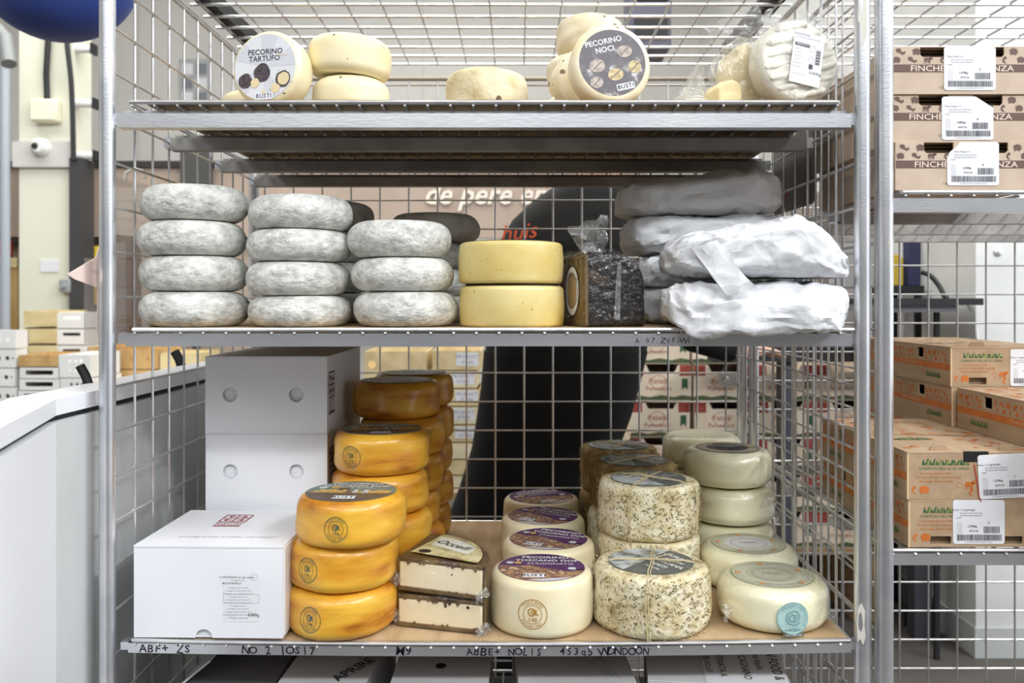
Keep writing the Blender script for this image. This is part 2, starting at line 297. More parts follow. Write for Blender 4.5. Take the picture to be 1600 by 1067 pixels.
# taupe fascia with white script across the hall
dS = 4.9; ys = dS - D0
t = thing('sign_board', 'long taupe fascia board with raised white script lettering', 'sign', (0, ys, 0))
TAU = mat('taupe fascia', S(178, 160, 146), S(170, 152, 138), scale=3, rough=.7)
mb = MB(); mb.box(-4.0, wx(1010, dS), 0, .06, ZC + wh(372, dS), ZC + wh(262, dS), TAU); mb.box(-4.0, wx(1010, dS), -.02, .08, ZC + wh(262, dS), ZC + wh(252, dS), plain('dark edge', 48, 46, 46)); mb.build('panel', t)
mb = MB(); mp = flat((wx(757, dS), -.003, ZC + wh(305, dS)), (1, 0, 0), (0, 0, 1)); SGN = plain('sign white', 238, 226, 212)
for k in range(5): mb.text('de pere en', .168, SGN, mp, 0, 0, .003 * k, shear=.32, bold=.018, sx=.95)
mb.build('lettering', t)
mb = MB(); mb.box(-4.0, -.95, .03, .12, 0, ZC + wh(372, dS), mat('taupe base', S(172, 156, 140), S(164, 148, 132), scale=3, rough=.8)); mb.box(-4, -.95, .0, .03, ZC + wh(384, dS), ZC + wh(370, dS), plain('dark edge b', 48, 44, 42)); mb.build('lower_panel', t)
t = thing('poster', 'small yellow poster under the taupe fascia behind the left post', 'poster', (wx(158, 4.86), 4.86 - D0, ZC + wh(470, 4.86)))
mb = MB(); mb.box(-.05, .06, -.01, .01, -.02, .31, plain('yellow sheet', 244, 214, 66)); mb.build('sheet', t)
# ------------------------------------------------------------------ racks
WR = .0023
def side_panel(parent, x, ya, yb, zt, zb, h0=.003, y0=.082, name='side_panel', jog=.0):
    mb = MB(); k = 0
    y = y0
    while y < yb - .02:
        mb.tube([(x, y, ZC + zb), (x, y, ZC + zt)], WR, ZINC, 6); y += .07
    h = h0 - .07 * 18
    while h < zt:
        if h > zb: mb.tube([(x + .0046, ya, ZC + h), (x + .0046, yb, ZC + h)], WR, ZINC, 6)
        h += .07
    mb.tube([(x, ya, ZC + zt), (x, yb, ZC + zt)], .005, ZINC, 8)
    return mb.build(name, parent)
def back_panel(parent, y, xa, xb, zt, zb, x0=.017, h0=.030):
    mb = MB(); x = x0 - .07 * math.floor((x0 - xa) / .07)
    while x < xb:
        mb.tube([(x, y, ZC + zb), (x, y, ZC + zt)], WR, ZINC, 6); x += .07
    h = h0 - .07 * 17
    while h < zt:
        if h > zb: mb.tube([(xa, y + .0046, ZC + h), (xb, y + .0046, ZC + h)], WR, ZINC, 6)
        h += .07
    mb.tube([(xa, y, ZC + zt), (xb, y, ZC + zt)], .0055, mat('bronzed rail', S(170, 160, 146), rough=.35, metal=.8), 8)
    return mb.build('back_panel', parent)
def post(parent, x, y, zt):
    mb = MB(); mb.tube([(x, y, .02), (x, y, ZC + zt)], .0122, STEEL, 20)
    p = mb.build('post', parent)
    mb = MB(); mb.lathe([(0, 0), (.0128, 0), (.0128, .02), (.008, .028), (0, .03)], RUB, 16, Matrix.Translation((x, y, ZC + zt))); mb.build('cap', p)
    mb = MB(); mb.lathe([(0, 0), (.016, 0), (.016, .012), (.0125, .02), (0, .02)], RUB, 16, Matrix.Translation((x, y, .0))); mb.build('foot', p)
    return p
def shelf(parent, h, xa, xb, X0, X1, bars, sag=0, pitch=.0355, xo=0, yb=.735, fl=(.017, .039), name='shelf', write=()):
    sg = lambda x: -sag * (1 - ((x - (X0 + X1) / 2) / ((X1 - X0) / 2)) ** 2)
    n = 24; mb = MB()
    for y, r in ((0.0, .0034), (yb, .0034)):
        mb.tube([(xa + (xb - xa) * i / n, y, ZC + h + sg(xa + (xb - xa) * i / n)) for i in range(n + 1)], r, ZINC, 8)
    x = xa + .004 + xo; k = 0
    while x < xb:
        z = ZC + h + sg(x)
        mb.tube([(x, -.0028, z - .0046), (x, -.0015, z - .0058), (x, .004, z - .0056), (x, yb, z - .0056)], .00215, ZINC, 6); x += pitch
    for x in (xa, xb): mb.tube([(x, 0, ZC + h), (x, yb, ZC + h)], .0034, ZINC, 8)
    s = mb.build(name, parent)
    for i, y in enumerate(bars):
        mb = MB(); t = .0016
        xs = [X0 + (X1 - X0) * j / n for j in range(n + 1)]
        def strip(ya, yb_, za, zb_):
            v = []; f = []
            for x in xs:
                q = ZC + h + sg(x); v += [(x, ya, q + za), (x, yb_, q + za), (x, yb_, q + zb_), (x, ya, q + zb_)]
            for j in range(n):
                for e in range(4): f.append((j * 4 + e, j * 4 + (e + 1) % 4, j * 4 + 4 + (e + 1) % 4, j * 4 + 4 + e))
            f += [(3, 2, 1, 0), (n * 4, n * 4 + 1, n * 4 + 2, n * 4 + 3)]
            mb.add(v, f, STEEL if i == 0 else STEELSH)
        strip(y, y + t, -fl[1], -fl[0]); strip(y + t, y + .022, -fl[1], -fl[1] + t); strip(y + .022, y + .022 + t, -fl[1], -.0082)
        for x, q in ((X0, -1), (X1, 1)): mb.box(min(x, x + q * .012), max(x, x + q * .012), y + .001, y + .02, ZC + h - fl[1] + .004, ZC + h - fl[0] + .001, STEEL)
        b = mb.build('cross_bar', s)
        if i == 0 and write:
            mp = lambda a, c, hh=0, y=y: Vector((a, y - .0004 - hh, ZC + h + sg(a) + c))
            for (tx, px, hh, sz, rt) in write:
                mb = MB(); rn = random.Random(len(tx) * 7 + int(px)); u0 = wx(px, D0) - len(tx) * sz * .34
                for q, ch in enumerate(tx):
                    if ch != ' ': mb.text(ch, sz * rn.uniform(.9, 1.12), INK, mp, u0 + (q + .5) * sz * .68, hh + rn.uniform(-.0008, .0008), rot=rt + rn.uniform(-.22, .16), sx=rn.uniform(.85, 1.15), bold=.013 if sz > .013 else 0)
                mb.build('handwriting', b)
    return s
rk = thing('wire_rack', 'wide zinc wire mesh rack holding the cheeses on its shelves', 'rack')
XL, XR, DEP = -.64, .539, .745
for x, y in ((XL, 0), (XR, 0), (XL, DEP), (XR + .008, DEP)): post(rk, x, y, .62)
side_panel(rk, XL + .006, .0, DEP, .555, -1.12); side_panel(rk, XR - .010, .0, DEP, .555, -1.12)
back_panel(rk, DEP - .002, XL, XR, .534, -1.12)
shA = shelf(rk, .307, wx(203, D0), wx(1310, D0), wx(183, D0), wx(1330, D0), (.0, .205, .465, .70))
shB = shelf(rk, -.048, wx(208, D0), wx(1334, D0), wx(196, D0), wx(1331, D0), (.0, .21, .47, .70), fl=(.006, .026), write=(('A.07 ZVFiWi', 1036, -.0175, .0118, -.02),))
shC = shelf(rk, -.533, wx(208, D0), wx(1328, D0), wx(200, D0), wx(1330, D0), (.0, .21, .47, .70), sag=.006, fl=(.0045, .0195),
            write=(('ABF+ ZS', 258, -.0125, .017, 0), ('NO 2 JOSI7', 436, -.0125, .017, 0), ('M9', 632, -.012, .019, 0), ('ABBE+ NOLIS', 788, -.013, .016, 0), ('453q5 WDNDOON', 944, -.0125, .016, 0)))
shL = shelf(rk, -.90, wx(203, D0), wx(1330, D0), wx(196, D0), wx(1330, D0), (.0, .21, .47, .70))
# mesh roof of the cage, 70 mm squares
mb = MB(); hU = .568
for k in range(11): mb.tube([(XL + .01, .265 - .21 + .07 * k - .02, ZC + hU), (XR - .01, .265 - .21 + .07 * k - .02, ZC + hU)], .0034, ZINC, 7)
x = -.613
while x < XR - .012:
    mb.tube([(x, .0, ZC + hU + .005), (x, .74, ZC + hU + .005)], .0026, ZINC, 6); x += .07
ro = mb.build('mesh_roof', rk)
for x0, x1 in ((XL + .016, XL + .046), (XR - .05, XR - .02)):
    mb = MB(); mb.box(x0, x1, .0, .735, ZC + hU + .009, ZC + hU + .04, RUB); mb.build('edge_rail', ro)
# bracket, torn tape
mb = MB(); p = wp(1136, 592, 2.06); mb.box(p.x - .02, p.x + .022, p.y, p.y + .008, p.z - .015, p.z + .015, STEEL); mb.lathe([(0, 0), (.007, 0), (.007, .004), (.004, .007), (0, .007)], STEEL, 10, Matrix.Translation((p.x - .003, p.y, p.z)) @ Matrix.Rotation(R(90), 4, 'X')); mb.build('panel_clamp', rk)
TAPE = plain('torn white tape', 226, 224, 214, .7)
mb = MB(); c = cyl(XR, 0, .0128, R(-110), ZC)
mb.up([(-.006, wh(945, D0)), (-.001, wh(938, D0)), (.004, wh(950, D0)), (.003, wh(972, D0)), (.005, wh(990, D0)), (.001, wh(1003, D0)), (-.003, wh(994, D0)), (-.007, wh(1000, D0)), (-.009, wh(970, D0))], TAPE, c)
c2 = cyl(XR, 0, .0128, R(-100), ZC); mb.up([(-.008, wh(-20, D0)), (.003, wh(-20, D0)), (.005, wh(60, D0)), (-.002, wh(76, D0)), (-.005, wh(40, D0)), (-.009, wh(36, D0))], TAPE, c2); mb.build('tape_residue', rk)
# second rack
rk2 = thing('wire_rack', 'second zinc wire rack carrying brown carton boxes', 'rack')
XL2, XR2 = .575, 1.76
for x, y in ((XL2, 0), (XR2, 0), (XL2, DEP), (XR2, DEP)): post(rk2, x, y, .62)
side_panel(rk2, XL2 + .006, .0, DEP, .555, -1.12, h0=.02, y0=.05); side_panel(rk2, XR2 - .006, .0, DEP, .555, -1.12)
back_panel(rk2, DEP - .002, XL2, XR2, .534, -1.12, x0=wx(1405, 2.085), h0=wh(415, 2.085))
shelf(rk2, .1665, wx(1410, D0), 1.745, wx(1390, D0), 1.75, (.0, .205, .465, .70), fl=(.009, .031))
shelf(rk2, -.3925, wx(1390, D0), 1.745, wx(1390, D0), 1.75, (.0, .205, .465, .70), fl=(.005, .0235))
shelf(rk2, -.95, wx(1390, D0), 1.745, wx(1390, D0), 1.75, (.0, .205, .465, .70), fl=(.005, .0235))
mb = MB()
for k in range(11): mb.tube([(XL2 + .01, .035 + .07 * k, ZC + hU), (XR2 - .01, .035 + .07 * k, ZC + hU)], .0034, ZINC, 7)
x = XL2 + .03
while x < XR2 - .012:
    mb.tube([(x, .0, ZC + hU + .005), (x, .74, ZC + hU + .005)], .0026, ZINC, 6); x += .07
mb.build('mesh_roof', rk2)
mb = MB(); c = cyl(XL2, 0, .0126, R(-88), ZC); mb.up([(-.0015, wh(372, D0)), (.014, wh(374, D0)), (.014, wh(392, D0)), (-.001, wh(390, D0))], plain('masking tape', 206, 190, 156, .7), c); mb.build('masking_tape', rk2)
t = thing('hanging_board', 'dark grey plastic board hung between the two racks high on the side mesh', 'board', (.5535, 0, ZC))
mb = MB(); mb.panel(rr(.255, .51, .178, .44, .012), [], .004, plain('dark grey plastic', 84, 82, 79, .35), flat((0, 0, 0), (0, 1, 0), (0, 0, 1))); mb.build('board', t)
mb = MB(); mb.up(circ(.008, 14, -.40, .215), RED, flat((-.0045, 0, 0), (0, -1, 0), (0, 0, 1))); mb.up(circ(.005, 14, -.415, .205), RED, flat((-.0045, 0, 0), (0, -1, 0), (0, 0, 1))); mb.build('red_mark', t)
mb = MB(); mb.tube([(-.002, .38, .43), (-.004, .38, .452), (-.018, .38, .458), (-.026, .38, .445)], .0025, ZINC, 8); mb.build('hook', t)
t = thing('wall_poster', 'pale grey pictogram poster on the rear wall seen through the left mesh', 'poster', (wx(306, YB + D0), YB - .012, ZC + wh(130, YB + D0)))
mb = MB(); mb.box(-.13, .13, -.006, .006, -.2, .2, plain('poster grey', 176, 178, 180)); mb.build('sheet', t)
mb = MB()
for i in range(2):
    for j in range(3): mb.box(-.11 + .12 * i, -.02 + .12 * i, -.008, -.006, -.17 + .12 * j, -.08 + .12 * j, plain('pictogram', 130, 134, 140) if (i + j) % 2 else LBW)
mb.build('pictograms', t)
t = thing('notice_board', 'dark grey upright board before the taupe fascia behind the left mesh', 'board', (wx(307, 4.83), 4.83 - D0, 0))
mb = MB(); mb.box(-.088, .088, -.012, .012, ZC + wh(330, 4.83), ZC + wh(236, 4.83), plain('charcoal board', 70, 69, 68)); mb.build('board', t); mb = MB(); mb.box(-.02, .02, -.01, .01, 0, ZC + wh(330, 4.83), plain('charcoal post', 70, 69, 68)); mb.build('post', t)
HA, HB, HC = .3125, -.0455, -.5295
def sagC(x): return -.006 * (1 - ((x + .045) / .57) ** 2)
# cardboard liners
def liner(label, h, x0, x1, y0, y1, m, t=.0035, wav=.0008, sg=None, group=None):
    mb = MB(); nx, ny = 60, 12; v = []; f = []
    for lay in (0, 1):
        for i in range(nx + 1):
            for j in range(ny + 1):
                x = x0 + (x1 - x0) * i / nx; y = y0 + (y1 - y0) * j / ny
                v.append((x, y, ZC + h - (t if lay else 0) + wav * noise.noise(Vector((x * 14, y * 9, 3))) * (0 if lay else 1) + (sg(x) if sg else 0)))
    W = ny + 1; Q = (nx + 1) * W
    for i in range(nx):
        for j in range(ny):
            a = i * W + j; f += [(a, a + W, a + W + 1, a + 1), (Q + a, Q + a + 1, Q + a + W + 1, Q + a + W)]
    for i in range(nx):
        for j in (0, ny): a = i * W + j; f.append((a, a + W, Q + a + W, Q + a))
    for j in range(ny):
        for i in (0, nx): a = i * W + j; f.append((a, a + 1, Q + a + 1, Q + a))
    mb.add(v, f, m); o = mb.build('cardboard_sheet'); return tag(o, label, 'cardboard', group)
liner('brown cardboard sheet lining the high shelf with the truffle cheese', HA, wx(226, D0), wx(1306, D0), .006, .73, CARDD, t=.0075)
liner('brown cardboard sheet under the grey wheels on the middle shelf', HB, wx(212, D0), wx(1330, D0), .007, .73, CARD, t=.0035, wav=0)
liner('pale cardboard sheet lining the bottom shelf under the orange wheels', HC, wx(300, D0), wx(1325, D0), .006, .73, CARD, t=.0045, wav=.0003, sg=sagC)
# ------------------------------------------------------------------ cheeses
def prof(rad, h, rt=.012, rb=.012, bulge=0., dome=0., ex=2., na=7, ns=6):
    p = [(0, 0), (rad * .5, 0), (rad - rb, 0)]
    for i in range(1, na + 1):
        a = math.pi / 2 * i / na; p.append((rad - rb + rb * math.sin(a) ** (2 / ex), rb - rb * math.cos(a) ** (2 / ex)))
    for i in range(1, ns): p.append((rad, rb + (h - rb - rt) * i / ns))
    for i in range(na + 1):
        a = math.pi / 2 * i / na; p.append((rad - rt + rt * math.cos(a) ** (2 / ex), h - rt + rt * math.sin(a) ** (2 / ex)))
    p += [(rad * .5, h + dome), (0, h + dome)]
    if bulge: p = [(r + bulge * (r / rad) * math.sin(math.pi * max(0, min(1, z / h))), z) for r, z in p]
    return p
def wheel(name, label, cat, group, px, d, H, rad, h, m, rt=.012, rb=.012, bulge=0, jit=.0015, jf=9, seed=0, rot=(0, 0, 0), dome=0, x=None, n=56):
    mb = MB(); mb.lathe(prof(rad, h, rt, rb, bulge, dome), m, n, jit=jit, jf=jf, seed=seed)
    o = mb.build(name, loc=(wx(px, d) if x is None else x, d - D0, ZC + H), rot=rot, ang=60)
    return tag(o, label, cat, group)
def up_label(h): return flat((0, 0, h + .0006), (1, 0, 0), (0, 1, 0))
# --- grey wheels
ordinal4 = ('bottom', 'third from the top', 'second from the top', 'topmost')
def grey_stack(px, d, rad, hs, where, seed, m=None, offs=None, grp='grey mould-rind cheese wheels', words=None):
    z = HB
    n = len(hs)
    for i, h in enumerate(hs):
        w = (words or {4: ordinal4, 3: ('bottom', 'middle', 'topmost'), 5: ('bottom',) + ordinal4[:0]}[n])[i]
        o = wheel('round_cheese', f'grey mould-rind cheese, {w} in {where}', 'cheese', grp, px + (offs[i] if offs else 0), d, z, rad, h, (m[i] if m else GREY), rt=h * .47, rb=h * .47, jit=.0032, jf=12, seed=seed + i, dome=.0, rot=(0, 0, seed * 1.7 + i))
        o.scale = (1 + .015 * math.sin(seed + i), 1, 1); z += h + .0004
grey_stack(305.5, 1.432, .086, (.0575, .0575, .0565, .058), 'the stack beside the left post', 1, offs=(0, -1, -3, -1))
grey_stack(467.5, 1.432, .0845, (.0505, .055, .052, .056), 'the second stack from the left post', 5, offs=(2, -2, 0, 2))
grey_stack(631, 1.432, .0856, (.0575, .0545, .060), 'the three-high stack touching the yellow wheels', 9, offs=(3, -2, -7))
grey_stack(512, 1.66, .088, (.057, .057, .057, .058), 'the half-hidden stack behind the second front stack', 14, words=('bottom', 'third from the top', 'second from the top', 'topmost'), m=(GREY, GREY, GREY, GREYD), grp='grey wheels standing at the back')
grey_stack(668, 1.68, .0885, (.051, .052, .050, .055), 'the stack behind the three-high front stack', 20, words=('bottom', 'third from the top', 'second from the top', 'dark topmost'), m=(GREY, GREY, GREY, GREYD), offs=(0, 0, -4, 12), grp='grey wheels standing at the back')
# --- two yellow wheels
BLUP = plain('print navy', 70, 74, 110, .4)
for i, (px, h, w) in enumerate(((800, .0665, 'lower of the pair'), (798, .0675, 'upper of the pair with printed disc'))):
    o = wheel('round_cheese', f'smooth yellow cheese, {w} between grey wheels and black wedge', 'cheese', 'pale yellow wheels', px, 1.43, HB + (.0 if i == 0 else .0705), .0855, h, YELLOW, rt=.007, rb=.006, bulge=.0018, jit=.0012, seed=30 + i)
    mp = up_label(h)
    if i: 
        mb = MB(); mb.lathe([(0, h + .0006), (.066, h + .0006), (.067, h + .002), (0, h + .003)], BLUP, 48); mb.up(circ(.05), LBG, mp, .0026); l = tag(mb.build('label', o), 'dark blue printed paper disc')
    else:
        mb = MB(); mb.lathe([(0, h), (.077, h), (.077, h + .0035), (0, h + .0035)], mat('dark paper disc', S(52, 42, 34), rough=.7), 48); tag(mb.build('label', o), 'dark disc on the top face')
# --- orange wheels
from mathutils.bvhtree import BVHTree
def hug(o, rad, ang, z0):      # maps (u,v) onto the real, uneven side of a cheese
    t = BVHTree.FromPolygons([v.co.copy() for v in o.data.vertices], [tuple(q.vertices) for q in o.data.polygons])
    def f(a, b, h=0):
        q = ang + a / rad; d_ = Vector((math.cos(q), math.sin(q), 0)); hit = t.ray_cast(d_ * (rad * 1.4) + Vector((0, 0, z0 + b)), -d_)
        r = Vector((hit[0].x, hit[0].y)).length if hit[0] else rad
        return d_ * (r + .0007 + h) + Vector((0, 0, z0 + b))
    return f
def stamp(o, rad, ang, z0, mat_, size, nums, seed=0, sx=.8):
    mb = MB(); mp = hug(o, rad, R(ang), z0)
    mb.ring(size, size * .05, mat_, mp, n=40); mb.ring(size * .64, size * .035, mat_, mp, n=32)
    mb.arc_text('TOSCANO', size * .3, size * .8, math.pi * .5, mat_, mp); mb.arc_text('PECORINO', size * .26, size * .82, math.pi * 1.45, mat_, mp, inward=True)
    mb.ring(size * .27, size * .075, mat_, mp, -size * .05, size * .14, n=22); mb.ring(size * .13, size * .06, mat_, mp, size * .02, size * .14, n=16); mb.line([(size * .24, size * .34), (size * .26, size * .02), (size * .4, -size * .02)], size * .07, mat_, mp)
    mb.text(nums, size * .42, mat_, mp, 0, -size * .36)
    return mb.build('ink_stamp', o)
def tosc_label(o, h, rl, rot):
    mb = MB(); u = Vector((math.cos(rot), math.sin(rot), 0)); mp = flat((0, 0, h + .0006), u, (-u.y, u.x, 0))
    mb.lathe([(0, h + .0002), (rl, h + .0002), (rl, h + .0006), (0, h + .0006)], TEAL, 48)
    lo = circ(rl * .99, 30, a0=math.pi * 1.06, a1=math.pi * 1.94); mb.up(lo, UMB, mp, .0002)
    rnd = random.Random(4); x = -rl * .9
    while x < rl * .86:
        w = rl * rnd.uniform(.06, .15); hh = rl * rnd.uniform(.16, .34); mb.up(rect(x, x + w, -rl * .22, -rl * .22 + hh), rnd.choice((OCH, ROSE, OCH, PBR, LBG)), mp, .0003)
        for q in range(3): mb.up(rect(x + w * (.2 + .25 * q), x + w * (.3 + .25 * q), -rl * .2, -rl * .2 + hh * .4), UMB, mp, .0004)
        x += w
    mb.up(circ(rl * .14, 20, -rl * .2, rl * .2), UMB, mp, .00025)
    mb.text('PECORINO', rl * .23, TXW, mp, 0, rl * .70, .0004, bold=.015, sx=1.0); mb.text('TOSCANO DOP', rl * .215, TXW, mp, .0, rl * .47, .0004, bold=.015, sx=1.0); mb.text('A PASTA TENERA', rl * .11, TXW, mp, 0, rl * .3, .0004)
    mb.up(circ(rl * .11, 18, -rl * .42, rl * .3), OCH, mp, .0004); mb.up(circ(rl * .11, 18, -rl * .7, rl * .28), LBG, mp, .0004)
    mb.up(rr(-rl * .26, rl * .26, -rl * .76, -rl * .5, rl * .05), LBW, mp, .0004); mb.text('BUSTI', rl * .2, TXB, mp, 0, -rl * .63, .0006, bold=.02, spacing=1.1)
    return mb.build('label', o)
def orange(px, d, k, label, seed, lab=None, st=None, offx=0):
    h = .0732; x = wx(px, d)
    o = wheel('round_cheese', label, 'cheese', 'amber pecorino wheels', px, d, HC + sagC(x) + k * (h + .0003) + .0006, .0872, h, ORANGE, rt=.018, rb=.017, bulge=.0012, jit=.0045, jf=13, seed=seed)
    if lab is not None: tosc_label(o, h, .073, lab)
    if st: stamp(o, .0884, st[0], h * st[1], STG, .0195, '194', seed)
    return o
fr = 'the front stack beside the white carton'
orange(535, 1.412, 0, 'amber orange cheese wheel, bottom of ' + fr, 40, st=(-112, .5))
orange(537, 1.412, 1, 'amber orange cheese wheel, middle of ' + fr, 41, st=(-118, .52))
orange(549, 1.40, 2, 'amber orange cheese with town picture label, top of the front stack beside white carton', 42, lab=-.06, st=(-95, .46))
for k, w in enumerate(('bottom', 'third from the top', 'second from the top')): orange(596 + (0, 4, -1)[k], 1.592, k, f'amber orange cheese wheel, {w} in the second stack behind the front one', 43 + k)
orange(597, 1.59, 3, 'amber orange cheese wheel with green stamp, top of the second stack behind the front one', 46, lab=.1, st=(-118, .48))
w5 = ('bottom', 'fourth from the top', 'third from the top', 'second from the top', 'topmost')
for k in range(5): orange(624 + (2, -2, 4, 6, -4)[k], 1.772, k, f'amber orange cheese wheel, {w5[k]} in the five-high stack beside the carton stack', 50 + k, lab=.3 if k == 4 else None, st=(-55, .5) if k in (2, 3) else None)
for k in range(5): orange(646 + (-3, 2, 0, 2, 0)[k], 1.952, k, f'brownish orange cheese wheel, {w5[k]} in the rearmost stack against the mesh', 56 + k, lab=.2 if k == 4 else None)
# --- pecorino stagionato wheels with purple labels
def purple(px, d, label, seed, rot, st=None):
    h, rad = .0895, .0842; x = wx(px, d)
    o = wheel('round_cheese', label, 'cheese', 'ivory pecorino wheels with purple discs', px, d, HC + sagC(x) + .0006, rad, h, IVORY, rt=.013, rb=.012, bulge=.0022, jit=.0012, seed=seed)
    u = Vector((math.cos(rot), math.sin(rot), 0)); mp = flat((0, 0, h + .0006), u, (-u.y, u.x, 0)); rl = .072
    mb = MB(); mb.lathe([(0, h + .0002), (rl, h + .0002), (rl, h + .0006), (0, h + .0006)], PURP, 48)
    lo = circ(rl * .99, 26, a0=math.pi * .98, a1=math.pi * 2.0); rnd = random.Random(seed)
    mb.up([(-rl * .97, .0 + rl * .1)] + lo[1:-1] + [(rl * .97, -rl * .2), (rl * .6, -rl * .3), (rl * .2, -rl * .1), (-rl * .3, rl * .1), (-rl * .6, rl * .02)], PBR, mp, .0002)
    mb.up(circ(rl * .99, 20, a0=math.pi * 1.4, a1=math.pi * 1.75), LBG, mp, .00025)
    mb.text('PECORINO', rl * .225, TXW, mp, rl * .08, rl * .70, .0004, bold=.018, sx=1.0); mb.text('TOSCANO DOP', rl * .205, TXW, mp, rl * .12, rl * .46, .0004, bold=.018); mb.text('STAGIONATO', rl * .17, TXW, mp, rl * .2, rl * .22, .0004)
    mb.up(circ(rl * .09, 16, -rl * .55, rl * .28), OCH, mp, .0004); mb.up(circ(rl * .09, 16, -rl * .74, rl * .28), LBG, mp, .0004); mb.up(circ(rl * .1, 16, rl * .7, -.1 * rl), LBG, mp, .0004)
    mb.up(rr(-rl * .42, rl * .1, -rl * .76, -rl * .5, rl * .05), LBW, mp, .0004); mb.text('BUSTI', rl * .2, TXB, mp, -rl * .16, -rl * .63, .0006, bold=.02, spacing=1.1)
    mb.build('label', o)
    if st: stamp(o, rad + .0022, st, h * .47, STB, .0235, '148')
    return o
purple(846, 1.424, 'ivory cheese wheel with purple disc and brown stamp, front of its row', 60, -.05, st=-101)
purple(857, 1.594, 'ivory cheese wheel with purple disc, second in its row from the front edge', 61, -.42, st=-175)
purple(848, 1.764, 'ivory cheese wheel with purple disc, third in its row from the front edge', 62, -.55)
purple(846, 1.934, 'ivory cheese wheel with brown and purple disc, rearmost in its row by the mesh', 63, .5)
# --- herb coated wheels tied with twine
def herb(px, d, k, label, seed, nb, lab=True, m=None, rot=-.55, dz=0, rad=.0932, hay=1.):
    h = .0975; x = wx(px, d); rnd = random.Random(seed); m = m or HERB
    o = wheel('round_cheese', label, 'cheese', 'herb coated wheels tied with twine', px, d, HC + sagC(x) + k * (h + .0008) + .0006 + dz, rad, h, m, rt=.013, rb=.013, bulge=.0015, jit=.004, jf=16, seed=seed)
    mb = MB()
    for i in range(nb):
        a = rnd.uniform(0, 2 * math.pi); z = rnd.uniform(.004, h - .002); L = hay * rnd.uniform(.003, .0085) * (1.6 if rnd.random() < .12 else 1); w = rnd.uniform(.0006, .0013); t = rnd.uniform(-1.4, 1.4)
        mp = cyl(0, 0, rad + .0014 + rnd.uniform(0, .002), a, z); c, s_ = math.cos(t) * L, math.sin(t) * L
        lift = rnd.uniform(0, .003) * hay
        mb.add([mp(-s_ * w / L, c * w / L), mp(s_ * w / L, -c * w / L), mp(c, s_, lift), mp(c * .5, s_ * .5, lift * .4 + w * .6)], [(0, 1, 2), (0, 3, 1), (1, 3, 2), (2, 3, 0)], rnd.choice((BL1, BL1, BL3, BL2) if hay == 1 else (BL1, BL2, BL2, BL3)))
    for i in range(nb // 4 if lab else 0):
        a = rnd.uniform(0, 2 * math.pi); r = rnd.uniform(.066, rad - .004); t = rnd.uniform(0, 6.28); L = rnd.uniform(.004, .012)
        p = Vector((r * math.cos(a), r * math.sin(a), h + .001)); q = p + Vector((math.cos(t) * L, math.sin(t) * L, rnd.uniform(.0, .003))); s_ = Vector((-math.sin(t), math.cos(t), 0)) * .0006
        mb.add([p - s_, p + s_, q], [(0, 1, 2)], rnd.choice((BL1, BL3, BL2)))
    tag(mb.build('herb_blades', o), kind='stuff')
    if lab:
        rl = .07; u = Vector((math.cos(rot), math.sin(rot), 0)); mp = flat((0, 0, h + .0016), u, (-u.y, u.x, 0))
        mb = MB(); mb.lathe([(0, h + .0006), (rl, h + .0006), (rl, h + .0016), (0, h + .0016)], SLATE, 48)
        mb.up(circ(rl * .985, 26, a0=math.pi * .62, a1=math.pi * 1.55), PHOTO, mp, .0003)
        for (s_, sz, u_, v_) in (('CAPRINO', .2, .18, .66), ('A LATTE', .16, .34, .42), ('TOSCANA', .21, .38, .18), ('ROSTI', .2, .34, -.08), ('con erbe', .13, .4, -.3)): mb.text(s_, rl * sz, TXW, mp, rl * u_, rl * v_, .0005, bold=.012)
        mb.build('label', o)
    if not lab: return o
    mb = MB()
    for a in (.9 + rot, 2.35 + rot):
        pts = []; rd = rad + .003; c, s_ = math.cos(a), math.sin(a)
        for r, z in [(-rd, .002), (-rd - .0012, .03), (-rd - .0012, .07), (-rd + .006, h - .003), (-.06, h + .0034), (-.02, h + .0042), (.02, h + .0042), (.06, h + .0034), (rd - .006, h - .003), (rd + .0012, .07), (rd + .0012, .03), (rd, .002)]:
            pts.append((r * c + rnd.uniform(-.002, .002), r * s_ + rnd.uniform(-.002, .002), z))
        mb.tube(pts, .0011, TWINE, 6); mb.tube([(q[0] + .004 * s_, q[1] - .004 * c, q[2]) for q in pts], .0008, TWINE, 5)
    for i in range(5):
        t = rnd.uniform(0, 6.28); mb.tube([(0, 0, h + .005), (math.cos(t) * .02, math.sin(t) * .02, h + .008), (math.cos(t + .3) * .05, math.sin(t + .3) * .05, h + .0045)], .0007, TWINE, 5)
    mb.build('twine', o)
    return o
herb(1017, 1.424, 0, 'herb-covered cheese wheel with slate disc label, front one at the shelf edge', 70, 1500, rot=-1.0)
herb(1014, 1.612, 0, 'herb-covered cheese wheel, lower of the pair behind the front herb wheel', 71, 800, lab=False)
herb(1013, 1.612, 1, 'herb-covered cheese wheel with slate disc, upper of the pair behind the front herb wheel', 72, 1500, rot=.15)
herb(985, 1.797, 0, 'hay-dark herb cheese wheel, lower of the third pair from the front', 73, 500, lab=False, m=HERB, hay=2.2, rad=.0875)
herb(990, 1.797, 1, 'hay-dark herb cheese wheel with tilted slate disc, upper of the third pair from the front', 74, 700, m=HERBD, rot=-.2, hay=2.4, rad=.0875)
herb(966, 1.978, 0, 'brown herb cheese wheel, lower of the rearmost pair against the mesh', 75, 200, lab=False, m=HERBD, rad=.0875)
herb(967, 1.978, 1, 'brown herb cheese wheel, upper of the rearmost pair against the mesh', 76, 500, m=HERBD, rot=.3, hay=2.4, rad=.0875)
